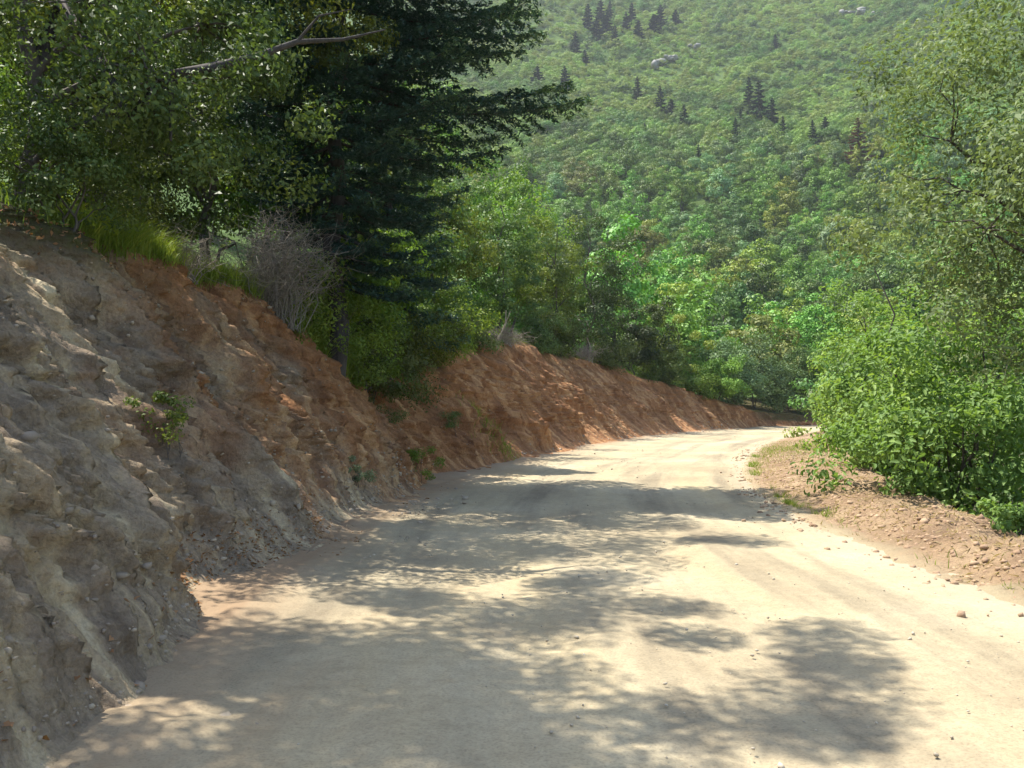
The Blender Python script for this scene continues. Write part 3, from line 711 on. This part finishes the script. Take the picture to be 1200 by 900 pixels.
# ------------------------------------------------------------------ the forest and the scrub hillside
def copy_tree(o, parent=None):
    c = o.copy(); COL.objects.link(c)
    if parent is not None: c.parent = parent
    for ch in o.children: copy_tree(ch, c)
    return c
PROT = {}
def make_proto(key, shape, mt):
    if shape == 'conifer':
        r = fir((0, 0, -500), 9.0, 2.7, hash_(key), '', mat=mt, nb=56, dens=.5, needle=.32, name='conifer_tree', low=.04)
    else:
        H, rx, K, cr = {'round': (7.8, 3.0, 40, .95), 'tall': (9.8, 2.7, 44, .9), 'wide': (6.8, 3.3, 44, .95), 'bush': (3.6, 2.0, 24, .72), 'low': (2.9, 2.1, 24, .66)}[shape]
        sm = shape in ('bush', 'low')
        r = broadleaf('scrub_bush' if sm else 'forest_tree', (0, 0, -500), H, rx, H * .05, K, 80, .20 if sm else .29, mt, hash_(key), '', clump_r=cr, low=-.6, flat=.6, trunk_r=.14, twigs=False, lump=.4, ratio=.7, out=.5, sb=.32, dk=1.3, nz=.3, shell=.22)
    PROT[key] = r; return r
def hash_(k): return sum(ord(c) * (i + 3) for i, c in enumerate(k)) % 9973
cols = ['f_bright', 'f_mid', 'f_dark', 'f_grey', 'f_yellow', 'f_olive']
shapes = ['round', 'tall', 'wide']
def put(key, shape, mt, loc, rz, sc, group):
    if key not in PROT: o = make_proto(key, shape, mt)
    else: o = copy_tree(PROT[key])
    o.location = loc; o.rotation_euler = (0, 0, rz); o.scale = (sc[0], sc[0], sc[1]); o['group'] = group; o['category'] = 'tree'; o['_key'] = key
    return o
rng = np.random.default_rng(77)
def scatter(y0, y1, spacing, k, px0, px1):
    """jittered rows over the slope"""
    out = []; Y = y0
    while Y < y1:
        sp = spacing(Y); x = (px0 - 600) / F * Y
        while x < (px1 - 600) / F * Y:
            out.append((x + rng.uniform(-.42, .42) * sp, Y + rng.uniform(-.42, .42) * sp)); x += sp * rng.uniform(.8, 1.2)
        Y += sp * .86
    return np.array(out)
T_ = scatter(62, 235, lambda Y: 5.4 + Y * .009, 1, 380, 1290)
S1, U1 = road_su(T_[:, 0], T_[:, 1]); T_ = T_[U1 < -HALF - 6.5]
TZ = gz(T_[:, 0], T_[:, 1])
patch = fbm(T_[:, 0] / 16, T_[:, 1] / 22, seed=71, oct=3) + rng.normal(0, .28, len(T_))
patch2 = fbm(T_[:, 0] / 13 + 9, T_[:, 1] / 17, seed=73, oct=2) + rng.normal(0, .25, len(T_))
def pick_col(a, b):
    if a < -.42: return 'f_dark'
    if a < -.05: return 'f_mid' if b < .2 else 'f_olive'
    if a < .33: return 'f_bright' if b < .12 else ('f_grey' if b < .38 else 'f_yellow')
    return 'f_bright' if b < .3 else 'f_yellow'
CONIF = [(748, 100, 250, 8), (775, 118, 232, 10), (788, 126, 228, 8), (803, 136, 226, 10), (757, 148, 222, 6), (880, 118, 228, 12), (892, 128, 224, 13), (870, 140, 220, 9), (907, 138, 224, 12), (864, 154, 212, 9), (920, 152, 216, 8),
         (955, 158, 212, 9), (970, 150, 216, 10), (985, 165, 210, 7), (912, 42, 330, 7), (700, 30, 330, 10), (712, 24, 345, 11), (722, 34, 320, 9), (735, 20, 350, 10), (750, 26, 340, 9), (768, 22, 350, 11),
         (776, 14, 360, 10), (794, 12, 360, 9), (705, 10, 370, 11), (716, 6, 380, 10), (630, 85, 235, 8), (686, 58, 280, 8), (675, 45, 300, 9), (662, 88, 240, 7), (742, 10, 380, 11), (1022, 182, 175, 9), (1035, 192, 168, 10), (820, 185, 190, 8), (690, 16, 350, 10)]
def hit_slope(px, py, y0=70, y1=900):
    Ys = np.arange(y0, y1, 1.0); X = (px - 600) / F * Ys; Z_ = gz(X, Ys); zr = CAM_H + (HOR - py) / F * Ys
    j = int(np.argmax(Z_ >= zr)); return float(X[j]), float(Ys[j]), float(Z_[j])
forest = []
for i in range(len(T_)):
    mt = pick_col(patch[i], patch2[i]); sh = shapes[rng.integers(3)]; key = sh + mt
    a = rng.uniform(.8, 1.35); sc = (a, a * rng.uniform(.8, 1.15))
    o = put(key, sh, mt, (T_[i, 0], T_[i, 1], TZ[i] - .3), rng.random() * 6.28, sc, ''); forest.append([o, mt, sh])
conif = []
for i, (px, py, Yd, H) in enumerate(CONIF):
    x_, y_, z_ = hit_slope(px, py + 14); H = H * (2.9 if py < 60 else 3.9) * y_ / 1000
    o = put('conifer' + str(i % 3), 'conifer', 'conifer', (x_, y_, z_ - .3), i * 1.7, (H / 9 * rng.uniform(.7, 1.3), H / 9 * rng.uniform(.75, 1.1)), 'dark conifers on the mountainside'); conif.append([o, px, py])
x_, y_, z_ = hit_slope(1003, 205)
r = fir((x_, y_ - 3, z_ + 1), 14, 4.6, 661, 'dead rusty brown conifer standing among the green trees', mat='deadfir', nb=70, dens=.5, needle=.28, name='dead_conifer', low=.1)

# the far woods: too many to count, instanced crowns of the same trees
def stuff_points(name, P, rot, scl, idx, sources, label):
    me = bpy.data.meshes.new(name); me.vertices.add(len(P)); me.vertices.foreach_set('co', P.astype(np.float32).ravel())
    a = me.attributes.new('scl', 'FLOAT_VECTOR', 'POINT'); a.data.foreach_set('vector', scl.astype(np.float32).ravel())
    a = me.attributes.new('rotz', 'FLOAT_VECTOR', 'POINT'); a.data.foreach_set('vector', np.stack([rot * 0, rot * 0, rot], 1).astype(np.float32).ravel())
    a = me.attributes.new('idx', 'INT', 'POINT'); a.data.foreach_set('value', idx.astype(np.int32))
    o = bpy.data.objects.new(name, me); COL.objects.link(o); o['kind'] = 'stuff'; o['label'] = label; o['category'] = 'trees'
    g = bpy.data.node_groups.new(name, 'GeometryNodeTree')
    g.interface.new_socket('Geometry', in_out='INPUT', socket_type='NodeSocketGeometry'); g.interface.new_socket('Geometry', in_out='OUTPUT', socket_type='NodeSocketGeometry')
    gi, go = g.nodes.new('NodeGroupInput'), g.nodes.new('NodeGroupOutput')
    iop = g.nodes.new('GeometryNodeInstanceOnPoints'); j = g.nodes.new('GeometryNodeJoinGeometry')
    for s in sources:
        oi = g.nodes.new('GeometryNodeObjectInfo'); oi.inputs['Object'].default_value = s; oi.inputs['As Instance'].default_value = True
        oi.transform_space = 'ORIGINAL'
        g.links.new(oi.outputs['Geometry'], j.inputs[0])
    g.links.new(gi.outputs[0], iop.inputs['Points']); g.links.new(j.outputs[0], iop.inputs['Instance']); iop.inputs['Pick Instance'].default_value = True
    for an, typ, sock in (('scl', 'FLOAT_VECTOR', 'Scale'), ('rotz', 'FLOAT_VECTOR', 'Rotation'), ('idx', 'INT', 'Instance Index')):
        na = g.nodes.new('GeometryNodeInputNamedAttribute'); na.data_type = typ; na.inputs['Name'].default_value = an
        g.links.new(na.outputs['Attribute'], iop.inputs[sock])
    g.links.new(iop.outputs[0], go.inputs[0])
    md = o.modifiers.new('instances', 'NODES'); md.node_group = g; return o
for k, (sh, mt) in {'bushscrub': ('bush', 'scrub'), 'lowscrub': ('low', 'scrub'), 'lowyellow': ('low', 'scrub_y'), 'bushmid': ('bush', 'f_mid'), 'bushdark': ('bush', 'f_dark')}.items():
    x_, y_ = {'bushscrub': (12.5, 38), 'lowscrub': (14, 44), 'lowyellow': (12, 33), 'bushmid': (15, 49), 'bushdark': (17.5, 54)}[k]
    o = put(k, sh, mt, (x_ + 2.6, y_ - 2.5, ground(x_ + 2.6, y_ - 2.5)), .4, (1, 1), 'bushes on the slope below the verge'); o['category'] = 'bush'
bl = ['bushscrub', 'lowscrub', 'lowyellow', 'bushmid', 'bushdark']
for k, d in zip(bl, ('mid green bush below the verge behind the green bush', 'low green bush further below the verge', 'low yellow green bush just below the verge by the bend', 'rounded bush below the road before the bend',
                     'dark rounded bush below the road at the bend')): PROT[k]['label'] = d
Q = scatter(228, 900, lambda Y: 3.0 + Y * .0042, 1, 430, 1240)
QZ = gz(Q[:, 0], Q[:, 1])
q1 = fbm(Q[:, 0] / 42, Q[:, 1] / 26, seed=81, oct=3); q2 = fbm(Q[:, 0] / 20, Q[:, 1] / 14, seed=83, oct=2) + rng.normal(0, .3, len(Q))
keep = (q2 > -.95) ; Q, QZ, q1, q2 = Q[keep], QZ[keep], q1[keep], q2[keep]
nearw = sstep(330, 240, Q[:, 1] + 60 * q1)
idx = np.where(rng.random(len(Q)) < nearw, np.where(q2 > .1, 5, 3), np.where(q1 + .35 * q2 > .16, 2, np.where(q1 + .3 * q2 < -.2, 3, rng.integers(0, 2, len(Q)))))
idx = np.where((q2 < -.42) & (rng.random(len(Q)) < .5), 4, idx)
sc = (1.0 + (Q[:, 1] - 230) * .0006) * rng.uniform(.6, 1.25, len(Q)) * (1 + .4 * nearw)
SCL = np.stack([sc, sc, sc * rng.uniform(.7, 1.15, len(Q))], 1)
SCRUB = stuff_points('far_scrub', np.stack([Q[:, 0], Q[:, 1], QZ - .3], 1), rng.random(len(Q)) * 6.28, SCL, idx,
             [PROT[k].children[[c.name.split('.')[0] for c in PROT[k].children].index('crown')] for k in reversed(bl)] , 'dense green scrub covering the upper mountainside')
# grey rocks that show through the scrub
def rock_mesh(n, P, size, rng, flat=.7):
    """n angular stones in one mesh"""
    t = (1 + 5 ** .5) / 2
    iv = np.array([(-1, t, 0), (1, t, 0), (-1, -t, 0), (1, -t, 0), (0, -1, t), (0, 1, t), (0, -1, -t), (0, 1, -t), (t, 0, -1), (t, 0, 1), (-t, 0, -1), (-t, 0, 1)]) / 1.9
    fc = np.array([(0, 11, 5), (0, 5, 1), (0, 1, 7), (0, 7, 10), (0, 10, 11), (1, 5, 9), (5, 11, 4), (11, 10, 2), (10, 7, 6), (7, 1, 8), (3, 9, 4), (3, 4, 2), (3, 2, 6), (3, 6, 8), (3, 8, 9), (4, 9, 5), (2, 4, 11), (6, 2, 10), (8, 6, 7), (9, 8, 1)])
    V = iv[None] * rng.uniform(.6, 1.25, (n, 12, 1)) * (np.asarray(size)[:, None, None] * .5) * rng.uniform(.6, 1.3, (n, 1, 3)) * np.array([1, 1, flat])
    a = rng.random(n) * 6.28; ca, sa = np.cos(a)[:, None], np.sin(a)[:, None]
    V = np.stack([V[..., 0] * ca - V[..., 1] * sa, V[..., 0] * sa + V[..., 1] * ca, V[..., 2]], -1) + np.asarray(P)[:, None]
    return V.reshape(-1, 3), (fc[None] + (np.arange(n) * 12)[:, None, None]).reshape(-1, 3)
def stone_mat(name, a, b_):
    m, t, b = newmat(name); n = nse(t, 8, 5, .65, t.nodes.new('ShaderNodeTexCoord').outputs['Object']); at_ = node(t, 'ShaderNodeAttribute', attribute_name='rnd')
    t.links.new(mixc(t, mth(t, 'ADD', mth(t, 'MULTIPLY', n, .6), mth(t, 'MULTIPLY', at_.outputs['Fac'], .6), True), a, b_), b.inputs['Base Color']); b.inputs['Roughness'].default_value = .95; bump(t, b, n, .7, .02); return m
M['greyrock'] = stone_mat('grey_rock', (.20, .19, .17), (.36, .345, .32)); M['clod'] = stone_mat('soil_clod', (.20, .12, .075), (.46, .32, .20)); M['pebble'] = stone_mat('road_pebble', (.28, .23, .16), (.52, .45, .34)); M['rubble'] = stone_mat('bank_rubble', (.17, .13, .10), (.42, .34, .24))
for i, (px, py, sz, lb) in enumerate(((772, 74, 7, 'grey rock showing through the scrub left of the upper slope'), (786, 68, 5, 'smaller grey rock just above right of the left rock'), (815, 55, 4, 'tiny pale rock right of the two left rocks'),
                                   (1001, 13, 7, 'grey boulder near the top right of the mountainside'), (1022, 14, 6, 'boulder right beside the grey boulder near the mountain top'))):
    x_, y_, z_ = hit_slope(px, py, 200); rg = np.random.default_rng(600 + i)
    V, Fq = rock_mesh(5, rg.normal(0, sz * .28, (5, 3)) * [1.6, .5, .3] + [0, 0, .6], sz * rg.uniform(.35, .9, 5), rg)
    o = mesh_obj('boulder', V, Fq, M['greyrock'], None); o.location = (x_, y_ - 2, z_ + .4); tag(o, lb, 'rock', 'rocks on the mountainside')

# ------------------------------------------------------------------ grass, stones, litter
def blades(name, P, h, wd, mat, rng, label, lean=.5, top=None, cat='grass'):
    n = len(P); a = rng.random(n) * 6.28; L = rng.normal(0, lean, (n, 2)) * np.asarray(h)[:, None]
    h = np.asarray(h)[:, None]; dx = np.stack([np.cos(a), np.sin(a), a * 0], 1) * wd * .5
    tip = P + np.concatenate([L, h], 1); midp = P + np.concatenate([L * .35, h * .6], 1)
    V = np.stack([P - dx, P + dx, midp + dx * .8, tip, midp - dx * .8], 1).reshape(-1, 3)
    F_ = (np.array([[0, 1, 2, 4]])[None] + (np.arange(n) * 5)[:, None, None]).reshape(-1, 4)
    # upper half as a degenerate-free thin kite
    V2 = np.stack([midp - dx * .8, midp + dx * .8, tip + dx * .12, tip - dx * .12], 1).reshape(-1, 3)
    F2 = (np.arange(n * 4).reshape(n, 4)) + len(V)
    r = rng.random(n)
    o = mesh_obj(name, np.vstack([V, V2]), np.vstack([F_, F2]), M[mat], attrs={'rnd': ('FACE', np.concatenate([r, r]))})
    tag(o, label, cat, kind='stuff'); return o
rg = np.random.default_rng(900)
def bank_pts(s, d):
    x, y, z, _ = bank_surface(s, d); return np.stack([x, y, z], 1)
# fresh grass on the lip, hanging over the edge
n = 30000; s = rg.uniform(9.6, 17.6, n); ln = bank_w(s) - .22 * rg.random(n)
P = bank_pts(s, ln * (1 + .15 * fbm(s * .9, s * 0, seed=59, oct=3)) + np.abs(rg.normal(0, .32, n)) + .02)
P[:, 2] -= .02; blades('lip_grass', P, rg.uniform(.08, .36, n) * (1.1 + .5 * fbm(P[:, 0] * 2, P[:, 1] * 2, seed=92)), .010, 'grass', rg, 'fresh green grass hanging over the lip of the bank left of the fir', .55)
n = 12000; s = rg.uniform(2, 62, n) ** 1; ln = bank_w(s)
P = bank_pts(s, ln * 1.02 + np.abs(rg.normal(0, 1.0, n)) + .05); k = fbm(P[:, 0] * .7, P[:, 1] * .7, seed=91) > -.1; P = P[k]
P[:, 2] -= .02; blades('wood_grass', P, rg.uniform(.06, .28, len(P)), .012, 'grass', rg, 'sparse grass and herbs on the shaded ground above the bank', .5)
n = 900; s = rg.normal(23.2, .5, n); P = bank_pts(s, np.clip(rg.normal(.85, .35, n), .1, 2)); P[:, 2] -= .02
blades('bank_grass', P, rg.uniform(.08, .3, n), .012, 'grass', rg, 'small tuft of sunlit grass on the face of the red bank', .6)
# grass along the edge between road and verge
def verge_pts(s, e):
    W = verge_w(s) * (1 + .10 * fbm(s * 1.1, s * 0, seed=61, oct=3)); x, y = road_xy(s, HALF + e)
    env = sstep(.02, .5, e / W)
    z = verge_z(e * verge_w(s) / W, s) + env * (.09 * fbm(x * 1.6, y * 1.6, seed=63, oct=3) + .055 * np.maximum(fbm(x * 6, y * 6, seed=65, oct=3), -.1)
                                              + .035 * fbm(x * 17, y * 17, seed=67, oct=2))
    return np.stack([x, y, z], 1)
cs = np.concatenate([rg.normal(12.6, .35, 500), rg.normal(14.2, .5, 900), rg.uniform(16, 30, 2600), rg.uniform(5, 12, 260), rg.normal(30, 3.2, 2600)])
e = np.abs(rg.normal(.05, .13, len(cs))); e[-2600:] = rg.uniform(0.1, 2.1, 2600)
P = verge_pts(cs, e); k = (fbm(P[:, 0] * 1.9, P[:, 1] * 1.9, seed=93) > .06) | (np.arange(len(cs)) > len(cs) - 1500); P = P[k]; P[:, 2] -= .01
blades('verge_grass', P, rg.uniform(.03, .15, len(P)), .010, 'grass', rg, 'patchy low grass along the edge of the road and verge', .7)
n = 9000; s = rg.uniform(3, 40, n); P = verge_pts(s, rg.uniform(-.05, 1, n) * verge_w(s) * 1.05)
Nn = np.tile([0, 0, 1.0], (n, 1)) + rg.normal(0, .35, (n, 3)); P[:, 2] += .012
V, Fq, rn = leaves(P, Nn, rg.uniform(.05, .20, n), rg.uniform(.008, .02, n), rg, .05)
tag(mesh_obj('straw', V, Fq, M['drygrass'], attrs={'rnd': ('FACE', rn)}), 'dry straw and wood chips strewn over the loose soil verge', 'straw', kind='stuff')
n = 900; s = rg.uniform(8, 36, n); P = verge_pts(s, rg.uniform(.1, 1, n) * verge_w(s)); k = fbm(P[:, 0] * .8, P[:, 1] * .8, seed=95) > .12; P = P[k]
blades('dry_grass', P, rg.uniform(.05, .16, len(P)), .007, 'drygrass', rg, 'dry bleached grass stalks on the verge', .9)
def stones(name, P, size, mat, rng, label, flat=.7):
    V, Fq = rock_mesh(len(P), P, size, rng, flat)
    o = mesh_obj(name, V, Fq, M[mat], attrs={'rnd': ('FACE', np.repeat(rng.random(len(P)), 20))}); tag(o, label, 'stones', kind='stuff'); return o
n = 6500; s = rg.uniform(2.5, 38, n); P = verge_pts(s, np.where(rg.random(n) < .25, rg.normal(0, .28, n), rg.uniform(.0, 1, n) * verge_w(s) * 1.05)); P[:, 2] = np.maximum(P[:, 2], np.where(P[:, 2] < .02, .0, -9)); k = fbm(P[:, 0] * .9, P[:, 1] * .9, seed=97) > -.25; P = P[k]
stones('soil_clods', P, np.minimum(.02 + rg.gamma(1.6, .018, len(P)), .11), 'clod', rg, 'clods and pebbles in the loose soil of the verge')
n = 9500; s = np.concatenate([rg.uniform(2, 16, 6500), rg.uniform(16, 60, 3000)]); d = rg.normal(-.02, .34, n)
P = bank_pts(s, d); P[:, 2] = np.maximum(P[:, 2], .0) - .0
stones('bank_rubble', P, .008 + rg.gamma(1.2, .012, n) * (1 + s / 30), 'rubble', rg, 'rubble and crumbled earth along the foot of the bank')
n = 10500; s = np.concatenate([rg.uniform(2, 15, 8500), rg.uniform(15, 55, 2000)]); d = rg.uniform(.1, 1.05, n) * bank_w(s)
P = bank_pts(s, d); k = (1 - np.abs(vnoise((s + .35 * P[:, 2]) * 1.5 + 7, P[:, 2] * .30, seed=43)) * 2 > .1) | (rg.random(n) < .45); P = P[k]; s = s[k]
stones('bank_stones', P - [0.02, 0, .01], .008 + rg.gamma(1.0, .014, len(P)), 'rubble', rg, 'angular stones sticking out of the cut bank', .8)
n = 5200; s = 1.5 + 44 * rg.random(n) ** 1.5; u = rg.normal(0, 1, n); u = np.where(rg.random(n) < .55, -3.05 + np.abs(rg.normal(0, .5, n)), rg.uniform(-3, 3.2, n))
x, y = road_xy(s, u); P = np.stack([x, y, x * 0 + .0], 1)
stones('road_pebbles', P + [0, 0, .004], .008 + rg.gamma(1.2, .007, n), 'pebble', rg, 'small pebbles lying on the dirt road')
n = 2600; s = np.concatenate([rg.normal(7.6, .9, 1100), rg.normal(9.6, .9, 700), rg.uniform(3, 40, 800)]); P = bank_pts(s, rg.uniform(-.35, .5, n) ); P[:, 2] = np.maximum(P[:, 2], 0.0) + .015
Nn = np.tile([0, 0, 1.0], (n, 1)) + rg.normal(0, .45, (n, 3)); V, Fq, rn = leaves(P, Nn, rg.uniform(.03, .08, n), rg.uniform(.015, .04, n), rg, .2)
tag(mesh_obj('leaf_litter', V, Fq, M['litter'], attrs={'rnd': ('FACE', rn)}), 'dry brown leaves gathered at the foot of the near bank', 'dry leaves', kind='stuff')
n = 1500; s = rg.uniform(5, 14, n); P = bank_pts(s, bank_w(s) + rg.uniform(-.25, .5, n)); P[:, 2] += .02; Nn = rg.normal(0, 1, (n, 3))
V, Fq, rn = leaves(P, Nn, rg.uniform(.04, .09, n), rg.uniform(.02, .04, n), rg, .2)
tag(mesh_obj('dry_leaves', V, Fq, M['litter'], attrs={'rnd': ('FACE', rn)}), 'orange dry leaves caught on the lip of the near bank', 'dry leaves', kind='stuff')

# ------------------------------------------------------------------ keep the forest trees the photograph shows, and name each
SCRUB.modifiers[0].show_viewport = False
bpy.context.view_layer.update(); dg = bpy.context.evaluated_depsgraph_get()
hits, hx = {}, {}
CM = cam.matrix_world; O = CM.translation
for iy in range(0, 118):
    for ix in range(0, 256):
        px, py = (ix + .5) / 256 * 1200, (iy + .5) / 192 * 900
        if px < 330: continue
        dv = CM.to_3x3() @ Vector(((px - 600) / F, (450 - py) / F, -1)); dv.normalize()
        ok, lo, nn, fi, ob, mx = SC.ray_cast(dg, O, dv)
        if ok and ob is not None:
            r_ = ob.parent.name if ob.parent else ob.name
            hits[r_] = hits.get(r_, 0) + 1; hx.setdefault(r_, []).append((px, py))
DEAD = []
SCRUB.modifiers[0].show_viewport = True
def drop(o): DEAD.extend(list(o.children) + [o])
src = {v.name for v in PROT.values()}
alive = sorted([f for f in forest if hits.get(f[0].name, 0) >= 2], key=lambda f: -hits[f[0].name])
top, rest = alive[:285], alive[285:]
names_top = {f[0].name for f in top}
gone = [f for f in forest if f[0].name not in names_top]
# the rest of the wood stands behind as one mass
fk = sorted({f[0]['_key'] for f in top}); srcs = {k: next(f[0] for f in top if f[0]['_key'] == k) for k in fk}
GP, GR, GS, GI = [], [], [], []
for f in gone:
    o = f[0]; k = o['_key'] if o['_key'] in srcs else fk[0]
    GP.append(tuple(o.location)); GR.append(o.rotation_euler.z); GS.append(tuple(o.scale)); GI.append(len(fk) - 1 - fk.index(k))
for f in gone: drop(f[0])
crown = lambda o: next(c for c in o.children if c.name.startswith('crown') or c.name.startswith('boughs'))
stuff_points('far_forest', np.array(GP), np.array(GR), np.array(GS), np.array(GI), [crown(srcs[k]) for k in fk], 'more green trees half hidden in the forest on the mountainside')
def zone(px, py):
    v = 'beside the bend' if py > 400 else 'just above the bend' if py > 345 else 'on the lower slope' if py > 290 else 'in the middle wood' if py > 240 else 'level with the dead conifer' if py > 195 else 'below the conifers' if py > 160 else 'topmost in the wood'
    h = 'near the fir' if px < 690 else 'behind the darkest tree' if px < 780 else 'above the road' if px < 880 else 'above the grey bush' if px < 970 else 'by the olive tree'
    return v, h
SHN = {'round': 'round', 'tall': 'tall', 'wide': 'broad'}
cells = {}
for o, mt, sh in top:
    a = np.array(hx[o.name]); px, py = a.mean(0); v, h = zone(px, py); cells.setdefault((v, h, mt, sh), []).append((px, o))
for (v, h, mt, sh), L in cells.items():
    L.sort(key=lambda t: t[0])
    for i, (px, o) in enumerate(L):
        o['label'] = '%s%s %s tree %s %s' % ((ORD[i] + ' from left ') if len(L) > 1 else '', SHN[sh], cn[mt], v, h); o['group'] = 'broadleaf trees of the forest slope'
kc = [c for c in conif if hits.get(c[0].name, 0) >= 1]
for c in conif:
    if c not in kc: drop(c[0])
def cz(px, py): return ('in the top left group of the mountainside' if py < 70 and px < 800 else 'below the top left group' if px < 735 else 'in the pair row left of the dark cluster' if px < 850 and py > 90 else
                        'in the dark cluster in the middle' if px < 935 and py > 100 else 'right of the dark cluster' if px < 1000 else 'beside the dead brown conifer' if px > 1000 else 'standing alone high on the slope')
cc = {}
for o, px, py in kc: cc.setdefault(cz(px, py), []).append((px, py, o))
for z_, L in cc.items():
    L.sort(key=lambda t: (t[0], t[1]))
    for i, (px, py, o) in enumerate(L): o['label'] = '%sdark conifer %s' % ((ORD[i] + ' from left ') if len(L) > 1 else '', z_)
bpy.data.batch_remove(DEAD)
for o in list(SC.objects):
    if '_key' in o.keys(): del o['_key']

# ------------------------------------------------------------------ the summer haze between the camera and the mountain
if HAZE > 0:
    x0, x1, y0, y1, z0, z1 = -905, 1312, -130, 1513, -40, 800
    V = [(x, y, z) for x in (x0, x1) for y in (y0, y1) for z in (z0, z1)]
    me = bpy.data.meshes.new('haze'); me.from_pydata(V, [], [(0, 1, 3, 2), (4, 6, 7, 5), (0, 4, 5, 1), (2, 3, 7, 6), (0, 2, 6, 4), (1, 5, 7, 3)]); me.update()
    hz = bpy.data.objects.new('haze', me); COL.objects.link(hz); hz['kind'] = 'stuff'; hz['label'] = 'pale summer haze in the air over the valley'; hz['category'] = 'haze'
    m = bpy.data.materials.new('haze'); m.use_nodes = True; t = m.node_tree; t.nodes.clear()
    v = t.nodes.new('ShaderNodeVolumePrincipled'); v.inputs['Color'].default_value = (.86, .92, 1, 1); v.inputs['Density'].default_value = HAZE; v.inputs['Anisotropy'].default_value = .2
    ot = t.nodes.new('ShaderNodeOutputMaterial'); t.links.new(v.outputs[0], ot.inputs['Volume']); me.materials.append(m)
